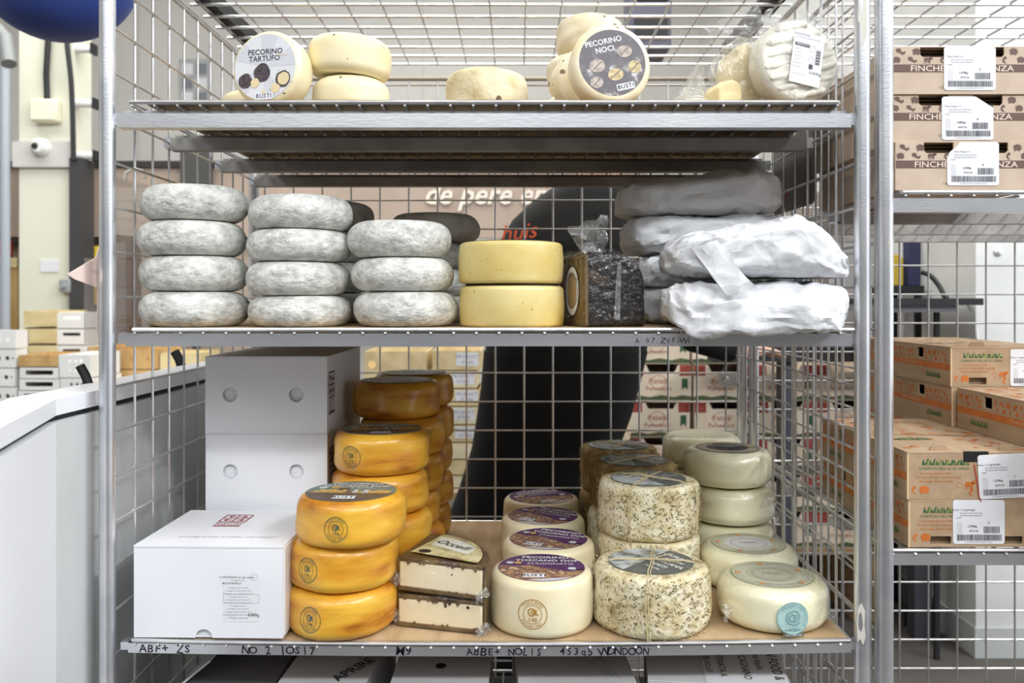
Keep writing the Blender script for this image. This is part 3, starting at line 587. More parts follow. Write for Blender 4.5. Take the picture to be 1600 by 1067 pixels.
# --- smooth ivory wheels in film
def crumple_shell(mb, prof_, m, n=64, amp=.0012, seed=0):
    mb.lathe(prof_, m, n, jit=amp, jf=40, seed=seed)
def tail(mb, base, tip, w0, w1, m, seed=0, n=10, thick=.0, fan=1.0):   # crumpled film sheet from base to tip
    base, tip = Vector(base), Vector(tip); ax = (tip - base); s_ = ax.cross(Vector((0, 1, .15))).normalized(); nn = ax.cross(s_).normalized(); L = ax.length
    v = []; f = []
    for i in range(n + 1):
        t = i / n; w = w0 + (w1 - w0) * t ** fan
        for j in range(n + 1):
            q = j / n - .5; fold = math.sin(q * 16 + seed + t * 2) * .10 * w + .25 * w * noise.noise(Vector((q * 4, t * 4, seed)))
            v.append(base + ax * (t + .1 * noise.noise(Vector((q * 5, seed, t)))) + s_ * w * q + nn * fold)
    for i in range(n):
        for j in range(n): a = i * (n + 1) + j; f.append((a, a + 1, a + n + 2, a + n + 1))
    mb.add(v, f, m)
def smooth_wheel(px, d, k, label, seed, lab=0, knot=(), st=False, h=.0705):
    rad = .0882; x = wx(px, d)
    o = wheel('round_cheese', label, 'cheese', 'ivory wheels wrapped in clear film', px, d, HC + sagC(x) + k * .0745 + .0006, rad, h, WHITE, rt=.02, rb=.02, bulge=.001, jit=.0008, seed=seed)
    mb = MB(); crumple_shell(mb, [(0, h + .0012)] + [(r + .0012, z + (.0012 if z > h * .5 else .0002)) for r, z in prof(rad, h, .02, .02, .001)][::-1][1:-3], FILM, 80, .0034, seed)
    for (a, z, L) in knot:
        c, s_ = math.cos(R(a)), math.sin(R(a)); b = Vector((c * rad, s_ * rad, z)); tail(mb, b, b + Vector((c * L, s_ * L, -.004)), .012, .03, FILM2, seed, 8)
    tag(mb.build('plastic_wrap', o), 'clear plastic film')
    mb = MB(); mp = up_label(h)
    if lab:
        for r in (.068, .0655, .06, .056, .05, .034, .031): mb.ring(r, .0007, TXG if r < .06 else STG, mp, h=.0006, n=44)
        mb.up(circ(.066), plain('label sage', 214, 214, 186, .5), mp, .0001); mb.up(circ(.043, 30, .0, .004), plain('label sage b', 196, 198, 170, .5) if lab == 1 else LBW, mp, .0003)
        for i in range(5): a = .4 + i * 2 * math.pi / 5; mb.up(circ(.0052, 12, .0555 * math.cos(a), .0555 * math.sin(a)), plain('apricot dot', 226, 156, 92), mp, .0008)
        mb.arc_text('PECORINO TOSCANO', .007, .0545, -math.pi / 2, TXG, mp, h=.0009, inward=True); mb.text('1906', .016, TXG, mp, 0, .004, .0008)
        tag(mb.build('label', o), 'pale green printed disc')
    if lab == 3:
        mb = MB(); mb.up(circ(.064), mat('print brown pattern', S(120, 104, 80), S(176, 160, 124), S(214, 204, 170), scale=70, lo=.42, hi=.55, rough=.4, stretch=(.3, 1.6, 1)), mp, .0003); mb.ring(.064, .002, STG, mp, h=.0005); mb.text('PECORINO', .014, LBW, mp, 0, .02, .0006); mb.build('label', o)
    if st:
        mb = MB(); mp = cyl(0, 0, rad + .0032, R(-86), h * .44)
        mb.up(circ(.0255), STL, mp); mb.ring(.0255, .001, STL2, mp, h=.0002); mb.arc_text('PECORINO', .0068, .0205, math.pi / 2, STL2, mp, h=.0003); mb.arc_text('PROSIO', .006, .0205, 0, STL2, mp, h=.0003); mb.text('@', .026, STL2, mp, 0, .002, .0003); mb.text('100', .0095, STL2, mp, 0, -.0175, .0003); tag(mb.build('ink_stamp', o), 'pale blue round stamp')
        mb = MB(); mp = cyl(0, 0, rad + .0026, R(-85), .009); mb.up(rect(-.017, .017, -.0075, -.0015), plain('label olive', 112, 118, 104), mp)
        mb.text('DENOM. OR. PROT.', .0035, TXB, mp, 0, .0035, .0003); mb.text('PECORINO 100', .0036, TXW, mp, 0, -.0045, .0004); mb.build('small_label', o)
    return o
smooth_wheel(1206, 1.432, 0, 'ivory film-wrapped wheel with blue stamp and green disc, front one at the shelf corner', 80, 1, knot=((-25, .022, .014), (-150, .03, .02)), st=True)
smooth_wheel(1169, 1.612, 0, 'ivory film-wrapped wheel with whitish disc, single one behind the front corner wheel', 81, 2)
nm = ('bottom', 'middle', 'top')
for k in range(3): smooth_wheel(1139 + (0, 2, -2)[k], 1.792, k, f'ivory film-wrapped wheel, {nm[k]} of the three-high stack beside the side mesh', 82 + k, lab=3 if k == 2 else 0, knot=(((-40, .02, .02),) if k == 1 else ()))
for k in range(3): smooth_wheel(1096, 1.985, k, f'ivory film-wrapped wheel, {nm[k]} of the rear three-high stack in the corner', 85 + k)
# printed disc of the three-high stack
FILMW = film('tight clear film', .06, .06, .7, 70)
# --- two leaf-rind wedges in film
def sector(rad, h, a1, bow=.004, nb=22):
    pts = [Vector((0, 0, 0))] + [Vector((rad * math.cos(a1 * i / nb), rad * math.sin(a1 * i / nb), 0)) for i in range(nb + 1)]
    return pts
def wedge(H, h, label, yaw, seed, lab, loc, tilt=0):
    a1 = R(92); rad = .144; rnd = random.Random(seed); pts = sector(rad, h, a1)
    t = thing('cheese_wedge', label, 'cheese', (loc[0], loc[1], ZC + H), group='leaf-rind cheese wedges', rot=(0, tilt, yaw))
    mb = MB(); n = len(pts); rt = .005
    mb.add([(p.x, p.y, rt) for p in pts] + [(p.x, p.y, h - rt) for p in pts], [tuple(range(n))[::-1], tuple(range(n, 2 * n))] + [(i, (i + 1) % n, n + (i + 1) % n, n + i) for i in range(n)], PASTE); mb.build('paste', t, bevel=.003)
    mb = MB()      # rind over the top, under the bottom, round the arc
    for z0, z1, o_ in ((h - rt - .0015, h, .002), (0, rt + .001, .002)):
        q = [(p.x + o_ * (1 if p.length > 0 else -1) * .3, p.y + (-.0006 if p.y < .01 else 0), 0) for p in pts]; mb.add([(a, b, z0) for a, b, c in q] + [(a, b, z1) for a, b, c in q], [tuple(range(n))[::-1], tuple(range(n, 2 * n))] + [(i, (i + 1) % n, n + (i + 1) % n, n + i) for i in range(n)], BRIND)
    arc = [(p * (1.022)) for p in pts[1:]]; m_ = len(arc)
    mb.add([(p.x, p.y, .001) for p in arc] + [(p.x, p.y, h - .001) for p in arc] + [(p.x, p.y, .001) for p in pts[1:]] + [(p.x, p.y, h - .001) for p in pts[1:]], [(i, i + 1, m_ + i + 1, m_ + i) for i in range(m_ - 1)] + [(m_ + i, m_ + i + 1, 3 * m_ + i + 1, 3 * m_ + i) for i in range(m_ - 1)], BRIND)
    for i in range(16):   # leaf flecks hanging over the cut face edge
        u = rnd.uniform(.005, rad - .005); z = rnd.choice((h - rt, rt)); s_ = -1 if z > h / 2 else 1; mb.add([(u - .006, -.0016, z - s_ * .003), (u + .006, -.0016, z - s_ * .003), (u + rnd.uniform(-.003, .003), -.0018, z + s_ * rnd.uniform(.002, .007))], [(0, 1, 2)], BRIND)
    tag(mb.build('rind', t, bevel=.001), 'brown leaf-covered rind')
    mb = MB()      # inner film: puffed copy
    F_ = []; V_ = []; nz = 8; ring = []
    base = [Vector((rad * i / 14, -.002, 0)) for i in range(15)] + [p * 1.03 for p in pts[2:-1]] + [Vector((-.002, rad * (1 - i / 8), 0)) for i in range(8)]
    c = Vector((rad * .42, rad * .42, 0)); nr = len(base)
    for k in range(nz + 1):
        t_ = k / nz; z = t_ * (h + .003); b_ = math.sin(math.pi * t_)
        for p in base:
            dd = (p - c).normalized(); q = p + dd * (.0012 + .0055 * b_ + .003 * noise.noise(Vector((p.x * 60, p.y * 60 + z * 20, z * 110 + seed)))); V_.append((q.x, q.y, z))
    for k in range(nz):
        for i in range(nr): F_.append((k * nr + i, k * nr + (i + 1) % nr, (k + 1) * nr + (i + 1) % nr, (k + 1) * nr + i))
    ci = len(V_); V_.append((c.x, c.y, h + .003)); F_ += [(nz * nr + i, nz * nr + (i + 1) % nr, ci) for i in range(nr)]
    mb.add(V_, F_, FILMW)
    tail(mb, (rad, .0, h * .3), (rad + .006, -.014, h * .12), .02, .034, FILM2, seed, 8); tail(mb, (.0, .0, h * .5), (-.012, -.006, h * .3), .02, .03, FILM2, seed + 2, 8)
    tag(mb.build('plastic_wrap', t, ang=20), 'clear plastic film')
    if lab:
        mp = flat((0, 0, h + .0042), (math.cos(-.12), math.sin(-.12), 0), (-math.sin(-.12), math.cos(-.12), 0)); mb = MB()
        LB = mat('label straw photo', S(214, 204, 160), S(184, 176, 120), S(150, 122, 88), scale=40, lo=.4, hi=.55, rough=.35)
        mb.up([(.008, .022)] + [(.134 * math.cos(a), .134 * math.sin(a) + .004) for a in (R(6 + 78 * i / 14) for i in range(15))] + [(.008, .125)], LB, mp)
        mb.up([(.02, .07), (.1, .05), (.098, .085), (.06, .112), (.014, .12)], plain('label pale', 224, 224, 210), mp, .0003)
        mb.text('Occelli', .026, TXB, mp, .054, .085, .0005, shear=.3, bold=.02, rot=-.25, sx=1.0); mb.up(circ(.011, 20, .028, .035, ry=.009), plain('label black', 44, 42, 38), mp, .0004)
        mb.text('BEPPINO', .006, TXG, mp, .07, .103, .0005, rot=-.3); mb.build('label', t)
    return t
sx = wx(617, 1.392)
wedge(HC - .0042, .0515, 'film-wrapped leaf-rind cheese wedge, lower of two', R(-15), 3, False, (-.1945, .062))
wedge(HC + .0545, .0535, 'film-wrapped leaf-rind cheese wedge with printed top label, upper of two', R(-17), 4, True, (-.1935, .062), tilt=.02)
FILMB = film('glossy clear film', .03, .07, .6, 120)
# --- black rind wedge in film
mb = MB(); w, hh, dp = .100, .122, .115
arch = [(0, 0)] + [(w * 1.06 - .0, 0)] + [(w * (1.06 - .02 * t), hh * .62 * t) for t in (.35, .7, 1.0)] + [(w * .42 + w * .62 * math.cos(a), hh * .62 + hh * .38 * math.sin(a)) for a in (R(10 + 80 * i / 10) for i in range(11))] + [(w * .1, hh * 1.0), (0, hh * .97)]
def blob(mb, arch, dp, m, infl=0, amp=.002, seed=0, ny=9, n0=64, fr=30):
    L = [0]
    P = arch + [arch[0]]
    for a, b in zip(P, P[1:]): L.append(L[-1] + math.hypot(b[0] - a[0], b[1] - a[1]))
    ring = []
    for i in range(n0):
        s_ = L[-1] * i / n0; k = max(j for j in range(len(L) - 1) if L[j] <= s_); t = (s_ - L[k]) / (L[k + 1] - L[k] or 1); ring.append((P[k][0] + (P[k + 1][0] - P[k][0]) * t, P[k][1] + (P[k + 1][1] - P[k][1]) * t))
    cx = sum(p[0] for p in ring) / n0; cz = sum(p[1] for p in ring) / n0; V = []; Fc = []
    for j in range(ny + 1):
        y = dp * j / ny; e = min(1, (1 - abs(2 * j / ny - 1)) * 4 + .0); k = .93 + .07 * math.sqrt(max(0, 1 - (1 - e) ** 2))
        for (x, z) in ring:
            nz = noise.fractal(Vector((x * fr + seed, y * fr, z * fr)), 1, 2, 3) * amp
            dx, dz = x - cx, z - cz; l = math.hypot(dx, dz) or 1; q = (l * k + infl + nz) / l
            V.append((cx + dx * q, y + (-infl if j == 0 else infl if j == ny else 0), max(0.0, cz + dz * q)))
    for j in range(ny):
        for i in range(n0): Fc.append((j * n0 + i, j * n0 + (i + 1) % n0, (j + 1) * n0 + (i + 1) % n0, (j + 1) * n0 + i))
    for j, y in ((0, -infl), (ny, dp + infl)):
        prev = [j * n0 + i for i in range(n0)]; sgn = -1 if j == 0 else 1
        for k in (.9, .78, .66, .54, .42, .3, .18, .08):
            cur = []
            for i in range(n0):
                a = V[j * n0 + i]; x, z = cx + (a[0] - cx) * k, cz + (a[2] - cz) * k; cur.append(len(V)); V.append((x, y + sgn * (.0028 + amp * .7 * noise.fractal(Vector((x * fr * 1.3, z * fr * 1.3, seed + j)), 1, 2, 3)), z))
            Fc += [(prev[i], prev[(i + 1) % n0], cur[(i + 1) % n0], cur[i]) for i in range(n0)]; prev = cur
        Fc.append(tuple(prev))
    mb.add(V, Fc, m)
t = thing('cheese_wedge', 'black ash-rind cheese piece with brown cut face under film, beside the paper parcels', 'cheese', (wx(916, 1.375), 1.375 - D0, ZC + HB + .0004), rotz=R(17))
blob(mb, arch, dp, BLACK, seed=2, amp=.002, n0=110, ny=16, fr=60); mb.build('rind_block', t, ang=50)
mb = MB(); mb.add([(-.0035, -.001, .002), (-.0035, dp, .002), (-.0035, dp, hh * .93), (-.0035, -.001, hh * .93), (.006, .0, .001), (.006, dp - .004, .001), (.006, dp - .004, hh * .95), (.006, .0, hh * .95)], [(0, 1, 2, 3), (4, 7, 6, 5), (0, 3, 7, 4), (1, 5, 6, 2), (2, 6, 7, 3), (0, 4, 5, 1)], CUT); mb.build('cut_face', t, bevel=.003)
mb = MB(); mp = flat((-.0055, .05, .058), (0, -1, 0), (0, 0, 1)); mb.up(circ(.03, 30, ry=.040), LBW, mp); mb.ring(.027, .0015, TXB, mp, h=.0003); mb.up(circ(.021, 24, ry=.03), plain('label tan', 176, 150, 110), mp, .0003); mb.arc_text('FORMAGGIO', .008, .029, math.pi / 2, TXB, mp, h=.0004); mb.build('label', t)
mb = MB(); blob(mb, arch, dp, FILMB, infl=.0045, amp=.0035, seed=5, ny=24, n0=140, fr=95); tail(mb, (.035, .05, hh - .004), (.014, .03, hh + .05), .02, .075, FILM2, 3, 12, fan=.6)
tail(mb, (.03, .03, hh + .004), (.002, .004, hh - .012), .03, .05, FILM2, 8, 10); tail(mb, (.055, -.006, hh * .85), (.05, -.008, .012), .006, .011, FILM2, 6, 10); tag(mb.build('plastic_wrap', t, ang=20), 'clear plastic film with twisted end')
# --- paper parcels
def parcel(label, x0, x1, y0, y1, z0, z1, seed, m, amp=.0055, freq=18, top=None, rotz=0, lobe=None, group='white paper parcels', droop=0, nu=170, nv=96):
    cx, cy = (x0 + x1) / 2, (y0 + y1) / 2; sx_, sy_, sz_ = (x1 - x0) / 2, (y1 - y0) / 2, (z1 - z0) / 2
    V = []; Fc = []; e = .42; sgp = lambda c: math.copysign(abs(c) ** e, c)
    for j in range(nv + 1):
        ph = -math.pi / 2 + math.pi * j / nv
        for i in range(nu):
            th = 2 * math.pi * i / nu; ex = .62
            x = math.copysign(abs(math.cos(th)) ** .5, math.cos(th)) * abs(math.cos(ph)) ** ex; y = math.copysign(abs(math.sin(th)) ** .5, math.sin(th)) * abs(math.cos(ph)) ** ex; z = sgp(math.sin(ph))
            p = Vector((x * sx_, y * sy_, z * sz_))
            q = Vector((p.x * freq, p.y * freq, p.z * freq * 1.5)) + Vector((seed * 5.1, seed * 2.7, 0)); w_ = noise.noise_vector(q * .6) * .8
            f1 = abs(noise.noise(q + w_)); f2 = abs(noise.noise(q * 1.9 + w_ + Vector((7, 3, seed)))); f3 = abs(noise.noise(q * 3.7 - w_ + Vector((1, 8, seed)))); f0 = noise.noise(q * .45 + Vector((3, seed, 5)))
            k = amp * (1.5 * f0 + 2.2 * (.25 - f1) + 1.15 * (.25 - f2) + .55 * (.25 - f3))
            n_ = Vector((p.x / sx_ ** 2, p.y / sy_ ** 2, p.z / sz_ ** 2)).normalized(); p += n_ * k
            u = p.x / sx_
            if top: p.z += top(u, p.y / sy_) * max(0, (p.z + sz_) / (2 * sz_))
            if lobe: p = lobe(p, u)
            over = min(1, max(0, (-.006 - (p.y + cy)) / .03)); p.z = max(p.z - droop * over, -sz_ - droop * over)
            V.append(p)
    for j in range(nv):
        for i in range(nu): Fc.append((j * nu + i, j * nu + (i + 1) % nu, (j + 1) * nu + (i + 1) % nu, (j + 1) * nu + i))
    mb = MB(); mb.add(V, Fc, m); o = mb.build('paper_parcel', loc=(cx, cy, ZC + (z0 + z1) / 2), rot=(0, 0, rotz), ang=32)
    bm = bmesh.new(); bm.from_mesh(o.data); bmesh.ops.remove_doubles(bm, verts=bm.verts, dist=1e-5); bm.to_mesh(o.data); bm.free()
    return tag(o, label, 'parcel', group)
bk = 'the back pile behind the two front parcels'
parcel('white paper parcel, bottom of ' + bk, .225, .50, .165, .43, HB + .0005, .020, 1, PAPER)
parcel('white paper parcel, third from the top of ' + bk, .222, .50, .165, .43, .0205, .0785, 2, PAPER)
parcel('white paper parcel, second from the top of ' + bk, .200, .51, .165, .43, .079, .150, 3, PAPER)
parcel('greyish paper parcel, topmost of ' + bk, .19, .487, .17, .43, .1505, .224, 4, PAPERG, top=lambda u, v: .010 * u + .006 * math.sin(3 * u))
parcel('large white paper parcel overhanging the shelf edge, lower of two front ones', .236, .515, -.052, .155, HB + .001, .024, 5, PAPER, amp=.0062, freq=19, droop=.018, lobe=lambda p, u: p - Vector((0, 0, .0)))
def lob(p, u):
    if u > .55: p.z = p.z * (1 - .25 * (u - .55) / .45) - .022 * (u - .55) / .45
    return p
parcel('large white paper parcel with folded flap, upper of two front ones',   .236, .5235, -.036, .15, .0335, .113, 6, PAPER, amp=.0068, freq=17, top=lambda u, v: (.026 * (u + .35) if u < .45 else .021 - .07 * (u - .45)) + .004 * v, lobe=lob)
o = bpy.data.objects['paper_parcel.005']
ox, oy, oz = o.location
def fp(px, py, d): q = wp(px, py, d); return Vector((q.x - ox, q.y - oy, q.z - oz))
mb = MB()      # folded paper flap: a double strip lying on the front of the parcel
A = [fp(1075, 382, 1.318), fp(1112, 428, 1.292), fp(1138, 466, 1.286)]; B = [fp(1118, 372, 1.306), fp(1150, 420, 1.284), fp(1182, 448, 1.284)]; n = 12; V = []; Fc = []
def q2(P, t): return P[0] * (1 - t) ** 2 + P[1] * 2 * t * (1 - t) + P[2] * t * t
for lay in (0, 1):
    for i in range(n + 1):
        for j in range(7):
            a, b = q2(A, i / n), q2(B, i / n); r = a.lerp(b, j / 6); r.y += lay * .006 - .004 * math.sin(math.pi * j / 6) * (1 - i / n) + .003 * noise.noise(Vector((i * .5, j * .7, 2))); V.append(r)
Q = (n + 1) * 7
for i in range(n):
    for j in range(6): a = i * 7 + j; Fc += [(a, a + 1, a + 8, a + 7), (Q + a, Q + a + 7, Q + a + 8, Q + a + 1)]
for i in range(n):
    for j in (0, 6): a = i * 7 + j; Fc.append((a, a + 7, Q + a + 7, Q + a))
for j in range(6):
    for i in (0, n): a = i * 7 + j; Fc.append((a, a + 1, Q + a + 1, Q + a))
mb.add(V, Fc, PAPER); mb.build('flap', o, ang=25)
# --- top shelf
def disc_wheel(label, px, py, d, rad, th, m, yaw, pitch, group, seed, rt=.012, roll=0, name='round_cheese', jit=.0015):
    """a wheel standing on its rim: local +z is the face turned to the viewer"""
    mb = MB(); mb.lathe([(r, z - th) for r, z in prof(rad, th, rt, rt, .001)], m, 60, jit=jit, jf=14, seed=seed)
    o = mb.build(name, ang=60); o.location = wp(px, py, d); o.rotation_euler = (R(90) + pitch, roll, yaw); o.rotation_mode = 'XYZ'
    return tag(o, label, 'cheese', group)
o = disc_wheel('cream truffle cheese wheel standing on its rim with pale printed label', 414, 97, 1.384, .0612, .052, CREAM, R(-14), R(-4), None, 90, rt=.010)
o.location.z = ZC + HA + .0618
mb = MB(); mp = flat((0, 0, .0004), (1, 0, 0), (0, 1, 0)); r = .0545
mb.lathe([(0, .0001), (r, .0001), (r, .0004), (0, .0004)], LBG2, 48)
for a in (0, 1.15, 2.3, 3.5, 4.7): mb.up([(0, 0)] + circ(r * .98, 6, a0=a, a1=a + .6), LBG, mp, .0002)
mb.text('PECORINO', .0125, TXT, mp, .0, .0245, .0005, bold=.016); mb.text('TARTUFO', .0125, TXT, mp, -.001, .0135, .0005, bold=.016); mb.text('AESTIVUM', .0042, TRUC, mp, .030, .0175, .0007)
def blobp(cx, cy, r, seed, n=26): return [(cx + r * (1 + .12 * noise.noise(Vector((math.cos(t) * 1.6, math.sin(t) * 1.6, seed)))) * math.cos(t), cy + r * (1 + .12 * noise.noise(Vector((math.cos(t) * 1.6, math.sin(t) * 1.6, seed)))) * math.sin(t)) for t in (2 * math.pi * i / n for i in range(n))]
for (x, y, q, m_) in ((-.034, -.022, .0125, TRUF), (-.004, -.0095, .0150, TRUF), (.033, -.0215, .0135, TRUF), (.034, -.021, .0105, TRUC), (-.016, -.0255, .0078, TRUC), (.0205, -.036, .0078, TRUC)): mb.up(blobp(x, y, q, x * 99), m_, mp, .0005 if m_ is TRUF else .0008)
rnd = random.Random(3)
for i in range(22): x, y = rnd.uniform(.005, .05), rnd.uniform(-.048, -.004); mb.up(circ(.0007, 6, x, y), TXB, mp, .0005)
mb.up(rr(-.0165, .0165, -.0535, -.0425, .0015), LBW, mp, .0006); mb.text('BUSTI', .0098, plain('print violet grey', 96, 92, 140), mp, 0, -.048, .0008, bold=.02, spacing=1.15); mb.up(circ(.003, 10, 0, -.0415), TRUC, mp, .0007)
mb.build('label', o)
wheel('round_cheese', 'plain cream wheel with black truffle specks, lower of the two stacked beside the truffle label', 'cheese', 'cream truffle wheels', 549, 1.46, HA + .001, .0622, .057, CREAM, rt=.02, rb=.015, bulge=.002, jit=.002, seed=91)
o = wheel('round_cheese', 'plain cream wheel with black truffle specks, tilted upper one of the stacked two', 'cheese', 'cream truffle wheels', 545, 1.46, HA + .0615, .0672, .066, CREAM, rt=.022, rb=.015, bulge=.002, jit=.002, seed=92, rot=(R(1.5), R(4), 0))
wheel('round_cheese', 'small cream wheel half hidden behind the standing truffle wheel', 'cheese', None, 398, 1.53, HA + .001, .058, .05, CREAM, rt=.02, rb=.015, seed=93)
wheel('round_cheese', 'lone floury beige cheese wheel in the middle of the high shelf', 'cheese', None, 759, 1.455, HA + .001, .0665, .0665, OLDCR, rt=.018, rb=.012, bulge=.002, jit=.004, jf=18, seed=94)
wheel('round_cheese', 'low brownish cheese wheel behind the lone floury one', 'cheese', None, 838, 1.62, HA + .001, .046, .045, OLDCR, rt=.018, rb=.012, jit=.004, seed=95)
o = disc_wheel('walnut cheese wheel standing on its rim with worn dark label', 957, 92, 1.375, .0655, .05, NOCI, R(8), R(-5), None, 96, rt=.012, jit=.0025)
o.location.z = ZC + HA + .0662
mb = MB(); r = .0545; q = R(14); mp = flat((0, 0, .0004), (math.cos(q), math.sin(q), 0), (-math.sin(q), math.cos(q), 0))
mb.lathe([(0, .0001), (r, .0001), (r, .0004), (0, .0004)], LBD, 48)
mb.text('PECORINO', .0125, TXW, mp, -.006, .036, .0005, bold=.016); mb.text('NOCI', .0125, TXW, mp, -.007, .023, .0005, bold=.016)
for (x, y, a, b, m_) in ((.024, .014, .0125, .010, WNUT2), (.034, -.014, .011, .0105, WNUT), (.0, -.020, .013, .010, WNUT), (-.034, -.026, .011, .0095, WNUT2), (-.026, .0, .013, .011, WNUT2)):
    mb.up(circ(a, 22, x, y, ry=b), m_, mp, .0005); mb.line([(x - a * .7, y - b * .5), (x, y), (x + a * .7, y + b * .5)], .0014, UMB, mp, .0007)
mb.up(rr(-.004, .026, -.0475, -.0365, .0015), LBG2, mp, .0006); mb.text('BUSTI', .0095, TXB, mp, .011, -.042, .0008, bold=.02, spacing=1.15); mb.build('label', o)
disc_wheel('speckled pale wheel on its rim just behind the walnut label wheel', 925, 104, 1.468, .0600, .045, NOCI, R(24), R(-3), 'speckled walnut wheels', 97, jit=.003).location.z = ZC + HA + .0605
for k, (w, px) in enumerate((('bottom', 904), ('middle', 907), ('top', 922))): wheel('round_cheese', f'speckled pale walnut wheel, {w} of the three stacked behind the worn dark label', 'cheese', 'speckled walnut wheels', px, 1.63, HA + .001 + k * .0722, .0635, .0715, NOCI, rt=.024, rb=.018, bulge=.001, jit=.005, jf=16, seed=98 + k)
wheel('round_cheese', 'speckled pale walnut wheel against the rear, furthest of its cluster', 'cheese', 'speckled walnut wheels', 926, 1.80, HA + .001, .064, .085, NOCI, rt=.02, rb=.014, jit=.004, seed=104)
wheel('round_cheese', 'low mottled wheel peeking out beside the walnut label wheel', 'cheese', None, 1018, 1.58, HA + .001, .042, .034, OLDCR, rt=.014, rb=.01, jit=.004, seed=101)
o = wheel('round_cheese', 'flat pale cheese under a peaked clear film bag', 'cheese', None, 1085, 1.47, HA + .001, .042, .022, WHITE, rt=.008, rb=.006, jit=.003, seed=102)
mb = MB(); mb.lathe([(.045, .001), (.046, .012), (.04, .026), (.022, .038), (.012, .05)], FILM3, 40, jit=.006, jf=34, seed=5); tail(mb, (-.008, -.01, .03), (.008, -.015, .088), .046, .012, FILM2, 4, 12); tail(mb, (.004, -.012, .02), (-.004, -.016, .062), .05, .02, FILM2, 9, 12); tag(mb.build('plastic_bag', o, ang=20), 'clear film bag with upright peak')
o = tag(MB().build('cheese_wedge'), 'small straw coloured cheese wedge before the tall bagged half wheel', 'cheese')
bpy.data.objects.remove(o)
def slab(label, px, d, w, h, dp, m, yaw, seed, top=1.0, name='cheese_wedge'):
    mb = MB(); arch_ = [(-w / 2, 0), (w / 2, 0), (w / 2 * .98, h * .6), (w / 2 * .8, h * .88), (w * .1, h), (-w * .34, h * .9 * top), (-w / 2, h * .66 * top)]
    blob(mb, arch_, dp, m, amp=.0015, seed=seed); o = mb.build(name, loc=(wx(px, d), d - D0, ZC + HA + .001), rot=(0, 0, yaw), ang=50); return tag(o, label, 'cheese')
slab('small straw coloured cheese wedge before the tall bagged half wheel', 1141, 1.40, .044, .046, .06, WEDGE, R(10), 3)
o = slab('tall straw coloured cheese piece upright inside a cloudy bag', 1165, 1.435, .058, .118, .07, WEDGE, R(6), 4)
mb = MB(); blob(mb, [(-.033, 0), (.033, 0), (.034, .07), (.030, .118), (.0, .124), (-.03, .108), (-.038, .06)], .07, FILM3, infl=.004, amp=.006, seed=7)
tail(mb, (.002, .0, .1), (-.028, -.008, .158), .05, .10, FILM3, 2, 14, fan=.7); tag(mb.build('plastic_bag', o, ang=20), 'cloudy bag with flared open end')
# ribbed white wheel in a bag
o = disc_wheel('big white ribbed cheese wheel in a clear bag with white price sticker', 1251, 86, 1.375, .0695, .052, RIB, R(12), R(-4), None, 104, rt=.016, roll=0)
o.location.z = ZC + HA + .0702
mb = MB(); q = R(14)
for i in range(-3, 4):
    v = i * .0184; hw = math.sqrt(max(0, .0625 ** 2 - v ** 2)); pts = [(a * math.cos(q) - v * math.sin(q), a * math.sin(q) + v * math.cos(q), -.0025 + .0022 * math.sin(a * 60 + i * 1.7)) for a in (hw * (-1 + 2 * k / 16) for k in range(17))]
    mb.tube(pts, [.002] + [.0058 + .001 * math.sin(k * 1.3 + i) for k in range(15)] + [.002], RIB, 12)
mb.build('face_ridges', o)
mb = MB(); mb.lathe([(0, -.056), (.068, -.055), (.0722, -.03), (.0718, -.008), (.066, .004), (.03, .0075), (0, .0075)], BAG, 64, jit=.005, jf=34, seed=6); tail(mb, (.022, .05, -.01), (.034, .088, -.016), .03, .05, FILM2, 5, 12); tail(mb, (-.03, .052, -.004), (-.058, .074, -.01), .04, .075, FILM3, 7, 12); tag(mb.build('plastic_bag', o, ang=20), 'clear wrinkled bag')
q = R(-10); mb = MB(); mp0 = flat((.006, -.001, .0092), (math.cos(q), math.sin(q), 0), (-math.sin(q), math.cos(q), 0)); mp = lambda a, b, h=0: mp0(a * 1.14, b * 1.14, h)
mb.add([mp(a, b, h_) for h_ in (0, -.0008) for a, b in ((-.0235, -.037), (.0235, -.037), (.0235, .037), (-.0235, .037))], [(0, 1, 2, 3), (7, 6, 5, 4), (0, 4, 5, 1), (1, 5, 6, 2), (2, 6, 7, 3), (3, 7, 4, 0)], LBW)
mb.text('GOUDA FIORE', .0036, TXT, mp, -.012, .0335, .0003); mb.text('FORMAGGIO A LATTE DI CAPRA', .0026, TXG, mp, -.002, .0295, .0003); mb.up(rect(-.021, .0015, .0165, .021), TXT, mp, .0003); mb.text('PREPARATO', .0034, LBW, mp, -.0095, .0187, .0005)
for i, s_ in enumerate(('Lotto', 'Peso netto', 'Conservare a', 'scad.', 'Ingredienti', 'sale, latte')): mb.text(s_, .003, TXG, mp, -.0165 + .0004 * i, .0125 - .0052 * i, .0003)
mb.ring(.0045, .0004, TXG, mp, .0065, .016, .0003, 20); mb.ring(.0045, .0004, TXG, mp, .0065, .0, .0003, 20); mb.up(rect(.0035, .0095, -.0135, -.0065), TXT, mp, .0003)
for i in range(16): mb.up(rect(.0125, .0195, .016 - i * .0014, .016 - i * .0014 - (.0009 if i % 3 else .0004)), TXT, mp, .0003)
mb.text('0,659kg', .0058, TXT, mp, .0145, -.0185, .0003); mb.text('conservare in frigo', .0028, TXG, mp, -.011, -.0235, .0003); mb.build('price_label', o)
